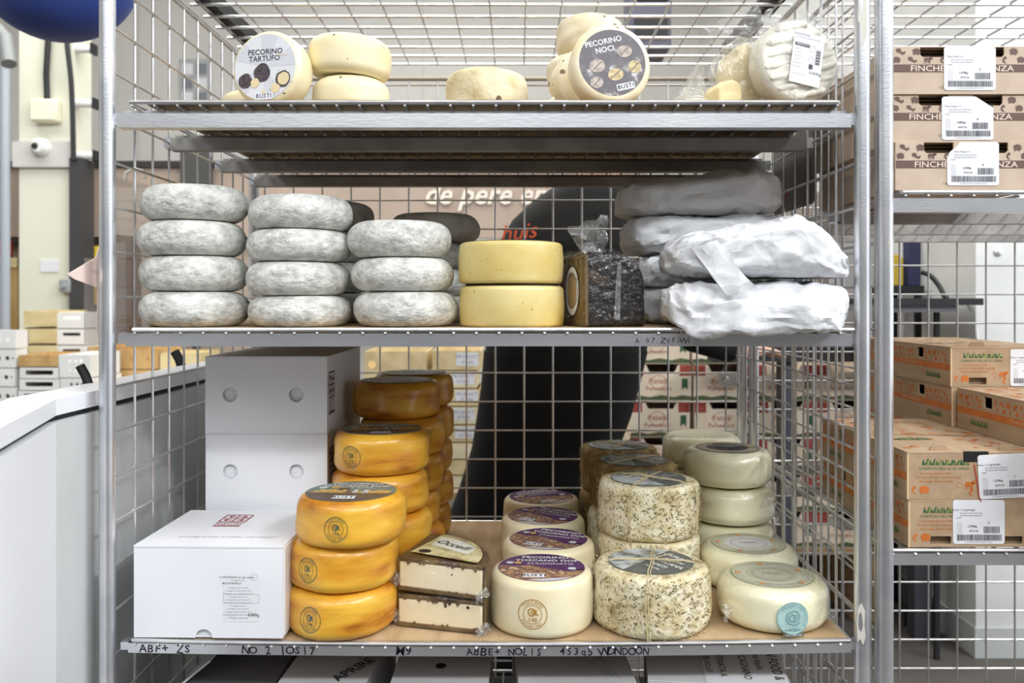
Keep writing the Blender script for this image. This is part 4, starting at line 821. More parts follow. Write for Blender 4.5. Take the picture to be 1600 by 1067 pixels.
# ------------------------------------------------------------------ white cartons
def logo4(mb, mp, s, m, m2, u=0, v=0, h=.0004, cap=True):
    for a in (-1, 0, 1):
        mb.line([(u + a * s, v - s), (u + a * s, v + s)], s * .11, m, mp, h); mb.line([(u - s * 1.05, v + a * s), (u + s * 1.05, v + a * s)], s * .11, m, mp, h)
    for (i, j, a0) in ((-.5, .5, 0), (.5, .5, math.pi), (-.5, -.5, math.pi / 2), (.5, -.5, -math.pi / 2)):
        mb.up(circ(s * .27, 14, u + i * s, v + j * s, a0=a0, a1=a0 + math.pi), m, mp, h)
        mb.line([(u + i * s, v + j * s), (u + i * s + s * .3 * math.cos(a0 - math.pi / 2), v + j * s + s * .3 * math.sin(a0 - math.pi / 2))], s * .16, m, mp, h)
    if cap:
        mb.text('QUATTRO', s * .52, m2, mp, u, v - s * 1.36, h, sx=.85); mb.text('PORTONI', s * .52, m2, mp, u, v - s * 1.82, h, sx=.87); mb.line([(u - s, v - s * 2.2), (u + s, v - s * 2.2)], s * .22, m2, mp, h)
def white_carton(label, X0, X1, Y0, dpt, H0, hgt, front='holes', side=True, top=False, rotz=0, group=None):
    w = X1 - X0; t = thing('carton_box', label, 'carton', (X0, Y0, ZC + H0), rotz, group)
    mb = MB(); mp = flat((0, 0, 0), (1, 0, 0), (0, 0, 1)); e = .0008
    holes = [circ(.0135, 24, w * .205, hgt * .505), circ(.0135, 24, w * .745, hgt * .505)] if front == 'holes' else []
    out = [(e, 0), (w - e, 0), (w - e, hgt - e), (e, hgt - e)]
    if front != 'holes': out = [(e, 0), (w * .47 - .0135, 0)] + [(w * .47 + .0135 * math.cos(a), .0135 * math.sin(a)) for a in (math.pi * (1 - i / 10) for i in range(1, 10))] + [(w * .47 + .0135, 0), (w - e, 0), (w - e, hgt - e), (e, hgt - e)]
    mb.panel(out, holes, .003, WCARD, mp)
    mb.box(e, .003, .003, dpt - .003, 0, hgt - e, WCARD); mb.box(w - .003, w - e, .003, dpt - .003, 0, hgt - e, WCARD); mb.box(e, w - e, dpt - .003, dpt, 0, hgt - e, WCARD); mb.box(.003, w - .003, .003, dpt - .003, 0, .003, WCARD)
    mb.box(.004, w - .004, .0075, .010, .003, hgt - .004, WCARD)
    b = mb.build('box_body', t)
    mb = MB()
    if top:
        mb.panel([(.0, .0), (w, .0), (w, dpt), (.0, dpt)], [], .003, WCARD, flat((0, 0, hgt + .003), (1, 0, 0), (0, 1, 0)))
        mb.tube([(.003, .002, hgt - .001), (.003, dpt, hgt - .001)], .0034, WCARD, 8); mb.box(w - .004, w + .0012, .004, dpt, .004, hgt, WCARD)
    else: mb.box(0, w, .0, dpt, hgt - .0005, hgt + .002, WCARD)
    mb.build('lid', t, bevel=.0006)
    if side:
        mb = MB(); s = .017; mq = flat((w + .0004, dpt * .22, hgt * .62), (0, 0, -1), (0, 1, 0)); mq2 = flat((w + .0004, .036, hgt * .62), (0, 1, 0), (0, 0, 1))
        logo4(mb, mq2, .0235, REDD, REDD, h=.0002); mb.text('prodotti della bufala dal nostro allevamento', .007, TXG, mq2, .1, -.078, .0002); tag(mb.build('printed_logo', t), 'maroon square logo')
    if top:
        mb = MB(); mq = flat((0, 0, hgt + .0034), (1, 0, 0), (0, 1, 0)); logo4(mb, mq, .023, RED, RED, w * .44, dpt * .74, h=.0003); tag(mb.build('printed_logo', t), 'red square logo on the lid'); mb = MB()
        mb.text('formaggi di latte di bufala, solo i migliori', .0095, TXG, mq, w * .56, dpt * .22, .0003, sx=1.05); mb.build('printed_slogan', t)
        mb = MB(); mq = flat((w * .735, -.0004, hgt * .455), (1, 0, 0), (0, 0, 1)); mb.up(rect(-.031, .024, -.038, .036), LBG2 if 0 else LBW, mq)
        mb.text('LA MOSTERIANA soc. agr. semplice', .0037, TXT, mq, -.010, .031, .0003); mb.text('BLU DI BUFALA', .0042, TXB, mq, -.0185, .0215, .0003)
        for i in range(12): mb.text('formaggio a pasta semidura di latte di bufala'[:18 + (i * 7) % 24], .0031, TXG, mq, -.008, .0265 - .0047 * i - (.007 if i else 0), .0003)
        mb.line(rect(-.031, .024, -.009, .0045) + [(-.031, -.009)], .0003, TXG, mq, .0003); mb.ring(.0052, .0004, TXG, mq, .0165, .0315, .0003, 18)
        mb.text('4,000kg', .0072, TXB, mq, .0155, -.0275, .0003, sx=.8); mb.line(rect(-.020, -.012, -.032, -.027) + [(-.020, -.032)], .0003, TXG, mq, .0003); mb.text('1', .004, TXB, mq, -.003, -.033, .0003); mb.build('shipping_label', t)
    return t
dC2 = 1.582; cX0, cX1 = wx(320, dC2), wx(511.5, dC2)
for k, w in enumerate(('bottom', 'middle', 'top')):
    white_carton(f'white carton with round finger holes, {w} of the three-high stack at the rack side', cX0 + (.0025 if k == 0 else 0), cX1 + (.0025 if k == 0 else 0), dC2 - D0 + (.002 if k == 1 else 0), .335, HC + sagC(-.5) + .0006 + k * .1418, .1395, group='white cartons on the bottom shelf')
white_carton('white carton with red square logo on its lid, at the front corner', wx(208, 1.34), wx(444, 1.34), .001, .225, HC + .0006, .1405, front='tab', side=False, top=True, rotz=R(-1.2), group='white cartons on the bottom shelf')
# ------------------------------------------------------------------ carton boxes on the second rack
def icon_cow(mb, mp, u, v, s, m, h=.0003):
    mb.up(rr(u - s * .45, u + s * .35, v - s * .12, v + s * .3, s * .12, 3), m, mp, h); mb.up(rr(u + s * .25, u + s * .62, v + s * .05, v + s * .42, s * .1, 3), m, mp, h)
    for q in (-.38, -.15, .12, .27): mb.up(rect(u + q * s - s * .05, u + q * s + s * .06, v - s * .42, v - s * .08), m, mp, h)
def icon_blob(mb, mp, u, v, s, m, h=.0003):
    mb.up([(u + s * a, v + s * b) for a, b in ((-.5, .1), (-.42, .3), (-.2, .34), (-.1, .5), (.0, .36), (.2, .4), (.34, .26), (.44, .3), (.42, .05), (.52, -.12), (.3, -.3), (.22, -.44), (.08, -.3), (-.2, -.3), (-.26, -.44), (-.4, -.3), (-.42, -.08))], m, mp, h)
def icon_cheese(mb, mp, u, v, s, m, h=.0003):
    mb.up([(u + s * a, v + s * b) for a, b in ((-.55, .3), (-.3, .42), (.05, .34), (.06, .1), (.3, -.05), (.56, .1), (.58, -.2), (.3, -.38), (.0, -.2), (-.5, .0))], m, mp, h)
def icon_horn(mb, mp, u, v, s, m, h=.0003):
    mb.up([(u + s * a, v + s * b) for a, b in ((-.1, .5), (.2, .3), (.1, .1), (-.15, .05), (-.1, -.2), (.2, -.45), (-.25, -.35), (-.4, -.05), (-.3, .25))], m, mp, h)
def mountains(mb, mp, u, v, w, hh, h=.0003):
    rnd = random.Random(5); x = -w / 2; i = 0
    while x < w / 2:
        ww = w * rnd.uniform(.06, .12); mb.up([(u + x, v), (u + x + ww * .5, v), (u + x + ww * .9, v + hh * rnd.uniform(.6, 1)), (u + x + ww * .5, v + hh * rnd.uniform(.7, 1))] if i % 2 else [(u + x, v), (u + x + ww * .9, v), (u + x + ww * .35, v + hh * rnd.uniform(.8, 1))], (GRN, GRN2)[i % 3 == 0], mp, h); x += ww * .72; i += 1
def sticker(parent, mp, w, h, kg, n, date, cut=None, lab=None, title='Tom 3 latti x 3'):
    mb = MB(); o = [(-w / 2 + .003, -h / 2), (w / 2 - .003, -h / 2), (w / 2, -h / 2 + .003), (w / 2, h / 2 - .003), (w / 2 - .003, h / 2), (-w / 2 + .003, h / 2), (-w / 2, h / 2 - .003), (-w / 2, -h / 2 + .003)]
    if cut == 'tr': o[3:5] = [(w / 2, h / 2 - .018), (w / 2 - .028, h / 2)]
    if cut == 'tl': o[5:7] = [(-w / 2 + .020, h / 2), (-w / 2 + .016, h / 2 - .006), (-w / 2 + .004, h / 2 - .016), (-w / 2, h / 2 - .026)]
    mb.up(o, LBW, mp, .0006); mb.up([(a, b) for a, b in o][::-1], LBW, mp, .0002)
    n_ = len(o); mb.add([mp(a, b, .0006) for a, b in o] + [mp(a, b, 0) for a, b in o], [(i, (i + 1) % n_, n_ + (i + 1) % n_, n_ + i) for i in range(n_)], LBW)
    L = -w / 2 + .005; y = h / 2
    mb.text(title, .0042, TXT, mp, L + .012 + (.006 if cut == 'tl' else 0), y - .0155, .001)
    for i, s_ in enumerate(('latte crudo di vacca, latte di pecora, caglio', 'sale, latte di capra, fermenti, conservare', 'freddo')): mb.text(s_[:34], .0029, TXT, mp, L + (.0235 if i < 2 else .004), y - .0205 - .0038 * i, .001, sx=.95)
    for i in range(8): mb.text('lotto peso netto'[: 8 + i % 4], .0022, TXG, mp, L + .005, y - .036 - .0026 * i, .001)
    mb.text(kg, .0046, TXB, mp, -w * .13, y - .041, .001, bold=.01); mb.text(date, .004, TXB, mp, -w * .10, y - .0485, .001, bold=.01); mb.text(n, .0056, TXB, mp, w * .19, y - .036, .001)
    rnd = random.Random(len(kg) + ord(kg[2]));
    def bars(x0, x1, y0, y1):
        x = x0
        while x < x1: ww = rnd.uniform(.0004, .0011); mb.up(rect(x, x + ww, y0, y1), TXT, mp, .001); x += ww + rnd.uniform(.0004, .001)
    bars(w * .09, w * .39, -h * .25, -h * .10); bars(-w * .42, w * .44, -h * .42, -h * .285); mb.text('(01)98023654700(3102)00107(10)24', .0028, TXG, mp, 0, -h * .455, .001)
    return tag(mb.build('price_label', parent), lab or 'white barcode label')
def beige_box(label, cxp, H, st, kg, n, cut, sx_, sy_, yo=0):
    w, h, dp = .222, .0752, .34; d = 1.352
    t = thing('carton_box', label, 'carton', (wx(cxp, d), d - D0 + yo, ZC + H), group='beige printed cartons on the upper shelf')
    mp = flat((0, 0, 0), (1, 0, 0), (0, 0, 1)); mb = MB(); nt = .0168
    def notch(a, b): return [(b, h), (b, h - nt + .004), (b - .004, h - nt), (a + .004, h - nt), (a, h - nt + .004), (a, h)]
    out = [(-w / 2, 0), (w / 2, 0), (w / 2, h)] + notch(.02, .067) + notch(-.066, -.019) + [(-w / 2, h)]
    mb.panel(out, [], .003, FBOX, mp, KEDGE)
    mb.box(-w / 2, -w / 2 + .003, .003, dp, 0, h, FBOX); mb.box(w / 2 - .003, w / 2, .003, dp, 0, h, FBOX); mb.box(-w / 2, w / 2, dp - .003, dp, 0, h, FBOX); mb.box(-w / 2 + .003, w / 2 - .003, .003, dp - .003, 0, .003, FBOX)
    mb.up(rect(-w / 2 + .0008, w / 2 - .0008, h - .041, h - .0285), FBRN, mp, .0002)
    mb.text("FINCHÈ C'È SPERANZA", .0131, FTXT, mp, .0, h - .0352, .0004, bold=.006, sx=1.22)
    ics = (icon_cheese, icon_blob, icon_cheese, icon_horn)
    x = -w / 2 + .014; k = 0
    while x < w / 2 - .008:
        if not (-.07 < x < -.015 or .016 < x < .071): (icon_cheese, icon_blob)[k % 2](mb, mp, x, h - .0085, .0135, FBRN)
        x += .0255; k += 1
    x = -w / 2 + .008; k = 0
    while x < w / 2 - .006: (icon_blob, icon_cheese, icon_cow, icon_horn)[k % 4](mb, mp, x, h - .0215, .0125, FBRN); x += .0245; k += 1
    mountains(mb, mp, 0, .0165, .058, .009); mb.text("CASEIFICIO DELL'ALTA LANGA", .0058, GRN2, mp, 0, .0105, .0003, sx=.9)
    mb.build('box_body', t)
    mb = MB(); mb.box(-w / 2 + .004, w / 2 - .004, .022, dp - .004, h - .005, h - .0025, CARDD); mb.box(-w / 2 + .004, w / 2 - .004, .022, .025, .004, h - .008, CARDD); mb.build('inner_tray', t)
    if n == '5': mb = MB(); mb.box(-w / 2, w / 2, .004, dp, h - .0004, h + .0012, FBOX); mb.build('lid', t)
    mq = flat((wx(sx_, d) - wx(cxp, d), -.0004, h / 2 + sy_), (1, 0, 0), (0, 0, 1)); sticker(t, mq, .0815, .0685, kg, n, '03.07.26', cut)
    return t
hD = .1715
beige_box('beige printed carton with peeling label corner, bottom of the three on the upper shelf', 1509, hD, 0, '1,324kg', '6', 'tl', 1520, .004)
beige_box('beige printed carton with cut label corner, middle of the three on the upper shelf', 1502, hD + .0757, 0, '1,483kg', '4', 'tr', 1513, .0005, yo=.003)
beige_box('beige printed carton with straight label, top of the three on the upper shelf', 1503, hD + .1514, 0, '1,074kg', '5', None, 1515, .0025)
def kraft_box(label, X, Y, H, opts=(), st=None, dp=.375, rotz=0, tabs=False):
    w, h = .214, .0742
    t = thing('carton_box', label, 'carton', (X, Y, ZC + H), rotz, group='kraft cartons with orange band on the lower shelf')
    mp = flat((0, 0, 0), (1, 0, 0), (0, 0, 1)); ms = flat((0, 0, 0), (0, -1, 0), (0, 0, 1)); mb = MB()
    fh = [rr(.034, .068, .004, .017, .003, 3), rr(.146, .180, .004, .017, .003, 3)] if not tabs else [rr(.146, .180, .004, .015, .003, 3)]
    mb.panel([(.003, 0), (w - .003, 0), (w - .003, h - .003), (.003, h - .003)], fh, .003, KRAFT, mp, KEDGE)
    sh = [rr(-dp * a - .013, -dp * a + .013, h - .026, h - .007, .002, 2) for a in (.30, .72)]
    mb.panel([(-dp, 0), (0, 0), (0, h - .003), (-dp, h - .003)], sh, .003, KRAFT, ms, KEDGE)
    mb.box(w - .003, w, 0, dp, 0, h - .003, KRAFT); mb.box(.003, w - .003, dp - .003, dp, 0, h - .003, KRAFT); mb.box(.003, w - .003, .003, dp - .003, 0, .003, KRAFT)
    # side print
    mb.up(rect(-dp + .001, -.001, h * .40, h * .56), ORNG, ms, .0003); mb.text('INVASI DI FORMAGGI', .0085, KEDGE, ms, -dp * .42, h * .48, .0005)
    k = 0; x = -dp + .015
    while x < -.01:
        if all(abs(x + dp * a) > .02 for a in (.30, .72)): (icon_blob, icon_cow, icon_horn, icon_cheese)[k % 4](mb, ms, x, h * .80, .013, ORNG); (icon_horn, icon_blob)[k % 2](mb, ms, x + .006, h * .65, .010, ORNG)
        x += .019; k += 1
    mountains(mb, ms, -dp * .17, h * .17, .055, .012); mountains(mb, ms, -dp * .8, h * .17, .055, .012)
    # front print
    mountains(mb, mp, .058, h * .72, .07, .0105); mb.text("CASEIFICIO DELL'ALTA LANGA", .0062, GRN2, mp, .058, h * .65, .0003, sx=.92)
    for i, s_ in enumerate(('La nostra storia è nelle', 'Da oltre 140 anni, nelle terre dell', 'Alta Langa. Bontà di latte')): mb.text(s_, .0052, ORNG, mp, .045 + .004 * (i % 2), h * (.55 - .085 * i), .0003)
    mb.ring(.0045, .0005, ORNG, mp, .082, h * .30, .0003, 16)
    for (f_, u, v, s_) in ((icon_horn, .012, .2, .013), (icon_blob, .027, .2, .016), (icon_cow, .098, .3, .016), (icon_horn, .102, .14, .013), (icon_blob, .118, .15, .015), (icon_cow, .188, .3, .015), (icon_horn, .194, .14, .013)): f_(mb, mp, u, h * v, s_, ORNG)
    mb.box(.004, w - .004, .012, .0145, .003, h - .006, CARDD)
    mb.build('box_body', t)
    mb = MB(); mb.box(0, w, .0, dp, h - .003, h, KRAFT)
    mt = flat((0, 0, h), (1, 0, 0), (0, 1, 0)); rnd = random.Random(int(X * 1000))
    for i in range(70):
        (icon_blob, icon_cow, icon_horn, icon_cheese)[i % 4](mb, mt, rnd.uniform(.01, w - .01), rnd.uniform(.02, dp - .01), .014, ORNG, .0003)
    mountains(mb, mt, .05, dp * .3, .08, .03); mb.line([(.004, dp * .45), (w - .004, dp * .42)], .003, UMB, mt, .0003)
    if 'notch' in opts: mb.box(.088, .128, -.0005, .004, h - .016, h + .0004, DARK)
    mb.build('lid', t, bevel=.0006)
    for u in (.055, .165):
        mb = MB(); mb.panel([(u - .016, h - .006), (u + .016, h - .006), (u + .013, h + .006), (u + .009, h + .009), (u - .009, h + .009), (u - .013, h + .006)], [], .003, KRAFT, flat((0, .01, 0), (1, 0, 0), (0, 0, 1)))
        if 'tabs' in opts: mb.build('tab', t)
    if st:
        u, v, kg, n, rot = st; c, q = math.cos(rot), math.sin(rot); sticker(t, flat((u, -.0005, v), (c, 0, q), (-q, 0, c)), .081, .069, kg, n, '03.07.26', title='Rosso x 4 (agrilangh)')
    return t
hE = -.3885
kx = .6125
kraft_box('kraft carton with white label, lower one at the front of the lower shelf', kx, .003, hE, (), (.110, .0395, '1,504kg', '3', 0))
kraft_box('kraft carton with torn red strip, upper one at the front of the lower shelf', kx - .002, .003, hE + .0748, ('tabs', 'notch'), (.152, .0365, '1,354kg', '3', .05), tabs=True)
kraft_box('kraft carton with orange band, bottom one beside the front pair', kx + .216, -.06, hE, (), dp=.32)
kraft_box('kraft carton with orange band, second one beside the front pair', kx + .216, -.06, hE + .0748, (), dp=.32)
kraft_box('kraft carton lying on top of the neighbouring pair, long orange band facing in', .8195, -.115, hE + .1497, (), dp=.372)
for k, w in enumerate(('bottom one', 'second one', 'third one')): kraft_box(f'kraft carton with orange band, {w} of the rear pile by the mesh', .813, .265, hE + .0748 * k, ('tabs',) if k == 3 else (), dp=.40)
kraft_box('kraft carton with white front label, topmost of the rear pile by the mesh', .811, .265, hE + .0748 * 3, ('tabs',), (.152, .0355, '1,286kg', '2', 0), dp=.40)
bpy.context.view_layer.update()
mb = MB(); mp = flat((kx, .0024, ZC + hE + .0748), (1, 0, 0), (0, 0, 1)); up2 = [o for o in C.objects if o.get('label', '').startswith('kraft carton with torn red')][0]
mb = MB(); mb.line([(.105, .055), (.109, .03), (.113, .0), (.116, -.004)], .0018, plain('red strip', 178, 62, 50), flat((0, -.0012, 0), (1, 0, 0), (0, 0, 1)), 0); tag(mb.build('tear_strip', up2), 'thin red tear strip')
# ------------------------------------------------------------------ white boxes under the bottom shelf
hL = -.8975
def low_box(label, px, d0, w, dp, h, yaw, extra=None, flap=None, m=None):
    m = m or GCARD; t = thing('carton_box', label, 'carton', (wx(px, d0), d0 - D0, ZC + hL), yaw, group='white cartons under the bottom shelf')
    mb = MB(); mb.box(-w / 2, w / 2, 0, dp, 0, h - .003, m); mb.build('box_body', t)
    mb = MB(); mb.box(-w / 2, w / 2, 0, dp * .498, h - .003, h, m); mb.box(-w / 2, w / 2, dp * .502, dp, h - .003, h, m)
    mb.build('lid', t, bevel=.0008)
    mp = flat((0, 0, h + .0004), (1, 0, 0), (0, 1, 0)); mb = MB()
    if extra: extra(mb, mp, w, dp); mb.build('printing', t)
    if flap:
        mb = MB(); flap(mb, w, dp, h); mb.build('flap', t)
    return t
def ex_a(mb, mp, w, dp): mb.line([(-w * .2, dp * .2), (w * .1, dp * .35)], .006, INK, mp)
def fl_a(mb, w, dp, h):
    mb.panel([(0, 0), (.2, 0), (.2, .06), (.0, .06)], [], .003, GCARD, flat((-w * .5, .04, h + .001), (.0, 1, 0), (.55, 0, .45)))
    mb.line([(.01, .03), (.06, .036), (.1, .026), (.18, .034)], .003, INK, flat((-w * .5, .04, h + .001), (.0, 1, 0), (.55, 0, .45)), .0006)
    mb.line([(.01, .03), (.06, .036), (.1, .026), (.18, .034)], .003, INK, flat((-w * .5, .04, h - .003), (.0, 1, 0), (.55, 0, .45)), -.0026)
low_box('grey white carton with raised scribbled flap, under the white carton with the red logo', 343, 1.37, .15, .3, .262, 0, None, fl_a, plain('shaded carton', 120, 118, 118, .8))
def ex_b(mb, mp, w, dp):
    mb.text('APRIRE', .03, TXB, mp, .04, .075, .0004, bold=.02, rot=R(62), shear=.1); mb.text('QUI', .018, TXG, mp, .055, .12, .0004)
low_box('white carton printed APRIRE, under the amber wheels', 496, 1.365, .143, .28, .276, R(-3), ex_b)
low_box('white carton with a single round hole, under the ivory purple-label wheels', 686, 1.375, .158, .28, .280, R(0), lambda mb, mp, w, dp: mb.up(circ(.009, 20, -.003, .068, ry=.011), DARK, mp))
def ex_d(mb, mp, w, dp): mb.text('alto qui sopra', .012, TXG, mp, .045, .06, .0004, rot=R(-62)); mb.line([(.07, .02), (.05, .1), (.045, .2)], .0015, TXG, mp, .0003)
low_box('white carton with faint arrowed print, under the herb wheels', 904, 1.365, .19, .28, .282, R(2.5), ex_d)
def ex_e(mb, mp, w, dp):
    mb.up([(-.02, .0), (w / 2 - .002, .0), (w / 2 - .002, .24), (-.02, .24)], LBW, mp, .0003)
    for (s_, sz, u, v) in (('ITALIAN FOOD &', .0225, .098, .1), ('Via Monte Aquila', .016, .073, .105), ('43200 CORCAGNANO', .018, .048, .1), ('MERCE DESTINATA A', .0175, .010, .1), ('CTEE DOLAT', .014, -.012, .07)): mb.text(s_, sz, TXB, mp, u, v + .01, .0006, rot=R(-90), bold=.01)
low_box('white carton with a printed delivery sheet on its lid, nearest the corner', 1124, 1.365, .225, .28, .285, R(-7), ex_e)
# ------------------------------------------------------------------ chest cabinet on the left
t = thing('display_chest', 'narrow white cabinet with black gasket beside the rack', 'cabinet', (0, 0, 0))
pA, pB, pC = (-.585, .97 - D0), (-.672, 1.25 - D0), (-.655, 2.15 - D0)
hT = ZC - .146
WC = .075
plan = [pA, pB, pC, (pC[0] - WC, pC[1]), (pB[0] - WC, pB[1] + .01), (pA[0] - WC, pA[1])]
def ext(mb, pl, z0, z1, m, mside=None):
    n = len(pl); mb.add([(a, b, z0) for a, b in pl] + [(a, b, z1) for a, b in pl], [tuple(range(n)), tuple(range(n, 2 * n))[::-1]], m)
    for i in range(n): j = (i + 1) % n; mb.add([(*pl[i], z0), (*pl[j], z0), (*pl[j], z1), (*pl[i], z1)], [(0, 1, 2, 3)], (mside or {}).get(i, m))
mb = MB(); ext(mb, plan, .05, hT - .034, WPAINT, {1: BRUSH}); mb.build('body', t, ang=20)
g = [(p[0] - .012 if i < 3 else p[0] + .012, p[1]) for i, p in enumerate(plan)]
mb = MB(); ext(mb, g, hT - .034, hT - .024, RUB); mb.build('gasket', t, ang=20)
mb = MB(); W_ = .07
ext(mb, plan, hT - .024, hT, WPAINT); mb.build('lid', t, ang=20, bevel=.004)
for px, py, d in ((134, 596, 1.49), (280, 570, 1.90)):
    p = wp(px, py, d); mb = MB(); mb.tube([(p.x + .008, p.y, hT - .012), (p.x, p.y, hT + .012), (p.x - .010, p.y, hT + .030)], .008 if d < 1.6 else .010, RUB, 12); mb.build('handle', t)
mb = MB(); ext(mb, [(a + (-.02 if i < 3 else .02), b) for i, (a, b) in enumerate(plan)], 0, .05, RUB); mb.build('plinth', t)
# paper sheets and leaflet holder on the chest
t = thing('document_holder', 'clear acrylic document holder hung outside the side mesh behind the left post', 'document holder', (-.664, 0, ZC))
ACR = film('clear acrylic', .10, .05, 0, 10, .06)
ms_ = flat((0, 0, 0), (0, 1, 0), (0, 0, 1))
mb = MB(); mb.box(-.003, 0, .03, .22, -.07, .205, ACR); mb.box(-.028, -.026, .03, .22, -.07, .065, ACR); mb.box(-.028, 0, .03, .032, -.07, .065, ACR); mb.box(-.028, 0, .218, .22, -.07, .065, ACR); mb.box(-.028, 0, .03, .22, -.072, -.07, ACR); mb.build('holder', t)
mb = MB(); mb.tube([(-.004, .12, .2), (-.002, .12, .215), (.012, .12, .222), (.026, .12, .218), (.03, .12, .205)], .003, plain('white hook', 236, 234, 228), 8); mb.build('hook', t)
for lb_, c_, xx, pts in (('pink paper sheet poking out of the acrylic holder toward the front', S(240, 216, 206), -.009, [(-.056, .037), (.03, .066), (.045, .09), (.135, .098), (.138, -.06), (.036, -.06), (.036, .018), (-.035, .03)]), ('brown picture sheet standing behind the pink paper in the holder', S(192, 142, 114), -.017, [(.075, -.06), (.214, -.06), (.214, .112), (.08, .108)])):
    mb = MB(); mb.panel(pts, [], .0012, mat('leaflet paper', c_, rough=.6), flat((xx - .664, 0, ZC), (0, 1, 0), (0, 0, 1))); tag(mb.build('leaflet', ang=20), lb_, 'leaflet', 'leaflets in the acrylic holder')
# ------------------------------------------------------------------ person behind the rack
dP = 2.47; yP = dP - D0
def P3(px, py, dy=0): return Vector((wx(px, dP), yP + dy, ZC + wh(py, dP)))
def skin_mesh(name, nodes, edges, m, parent=None, sub=2, loc=None):
    me = bpy.data.meshes.new(name); me.from_pydata([tuple(n[0]) for n in nodes], edges, []); o = bpy.data.objects.new(name, me); C.objects.link(o); o.parent = parent
    s_ = o.modifiers.new('skin', 'SKIN'); s_.use_smooth_shade = True
    for i, n in enumerate(nodes): me.skin_vertices[0].data[i].radius = (n[1], n[2] if len(n) > 2 else n[1])
    me.skin_vertices[0].data[0].use_root = True
    me.materials.append(m); b = o.modifiers.new('sub', 'SUBSURF'); b.levels = b.render_levels = sub
    return o
hipz = .92; cx = wx(868, dP)
sp = P3(925, 300); SHL, SHR = P3(862, 352), P3(975, 340)
nodes = [((cx, yP, hipz), .13, .11), ((cx + .02, yP, 1.12), .13, .10), (tuple(P3(905, 360)), .12, .09), (tuple(P3(925, 296)), .07, .07), (tuple(P3(940, 262, -.01)), .052, .055), (tuple(P3(946, 225, .0)), .072, .088), (tuple(P3(947, 178, .01)), .066, .078),
         (tuple(SHL), .052), (tuple(P3(800, 430, .12)), .045), (tuple(P3(850, 500, .26)), .036), (tuple(P3(872, 505, .30)), .03),
         (tuple(SHR), .052), (tuple(P3(1035, 455, .06)), .045), (tuple(P3(1150, 545, .16)), .036), (tuple(P3(1190, 552, .19)), .03),
         ((cx - .085, yP, .86), .095), ((cx - .15, yP + .01, .50), .062), ((cx - .19, yP + .03, .10), .045), ((cx - .19, yP + .14, .04), .036),
         ((cx + .075, yP, .86), .095), ((cx + .05, yP + .0, .50), .062), ((cx + .03, yP + .03, .10), .045), ((cx + .03, yP + .14, .04), .036)]
edges = [(0, 1), (1, 2), (2, 3), (3, 4), (4, 5), (5, 6), (2, 7), (7, 8), (8, 9), (9, 10), (2, 11), (11, 12), (12, 13), (13, 14), (0, 15), (15, 16), (16, 17), (17, 18), (0, 19), (19, 20), (20, 21), (21, 22)]
def add_hand(i, dirv, side):
    w = Vector(nodes[i][0]); d_ = Vector(dirv).normalized(); a = d_.cross(Vector((0, 0, 1))).normalized(); pa = w + d_ * .05
    k0 = len(nodes); nodes.append((tuple(pa), .034, .018)); edges.append((i, k0))
    for j, (o_, l_) in enumerate(((-.03, .062), (-.01, .075), (.011, .07), (.03, .055))):
        k = len(nodes); r0 = pa + d_ * .03 + a * o_; r1 = r0 + d_ * l_ * .5 - Vector((0, 0, .006)); r2 = r0 + d_ * l_ - Vector((0, 0, .022))
        for q, rad in ((r0, .0095), (r1, .009), (r2, .007)): nodes.append((tuple(q), rad))
        edges.extend([(k0, k), (k, k + 1), (k + 1, k + 2)])
    k = len(nodes); t0 = w + d_ * .025 + a * side * .035; t1 = t0 + d_ * .035 + a * side * .018 - Vector((0, 0, .008)); nodes.extend([(tuple(t0), .011), (tuple(t1), .0085)]); edges.extend([(k0, k), (k, k + 1)])
add_hand(10, (.3, .9, -.1), -1); add_hand(14, (.9, .4, -.05), -1)
pe = skin_mesh('person', nodes, edges, SKIN); tag(pe, 'person in a dark olive top and black clothing turned away behind the rack, reaching sideways', 'person')
def loft(rows, m, name, n=40, ex=2.4):
    mb = MB(); V = []; Fc = []
    for (c, hw, hd) in rows:
        for i in range(n):
            t_ = 2 * math.pi * i / n; V.append((c[0] + hw * math.copysign(abs(math.cos(t_)) ** (2 / ex), math.cos(t_)), c[1] + hd * math.copysign(abs(math.sin(t_)) ** (2 / ex), math.sin(t_)), c[2]))
    for k in range(len(rows) - 1):
        for i in range(n): Fc.append((k * n + i, k * n + (i + 1) % n, (k + 1) * n + (i + 1) % n, (k + 1) * n + i))
    Fc += [tuple(range(n)), tuple(range((len(rows) - 1) * n, len(rows) * n))[::-1]]
    mb.add(V, Fc, m); return mb
def row(py, l, r, hd): c = (l + r) / 2; return (P3(c, py), (r - l) / 2 / F * dP, hd)
mb = loft([row(281, 893, 968, .07), row(286, 878, 985, .09), row(295, 862, 1000, .105), row(315, 832, 1022, .12), row(345, 800, 1030, .13), row(378, 781, 1028, .135), row(430, 772, 1022, .14), row(500, 764, 1016, .14), row(560, 757, 1008, .135)], JACK, 'jacket')
mb.tube([SHR + Vector((-.06, 0, -.02)), P3(1010, 390, .03), P3(1045, 470, .07), P3(1100, 528, .11), P3(1165, 549, .17)], [.085, .075, .066, .052, .045], COAT, 18)
mb.tube([SHL + Vector((.05, 0, -.03)), P3(822, 400, .06), P3(812, 450, .13), P3(850, 500, .25)], [.085, .07, .055, .045], JACK, 18)
mb.build('jacket', pe)
mb = loft([row(548, 756, 1011, .142), row(600, 752, 999, .143), row(650, 745, 985, .14), row(700, 737, 966, .135), row(760, 718, 948, .13), row(830, 692, 930, .125)], COAT, 'long_apron'); tag(mb.build('long_apron', pe), 'long black apron or coat skirt')
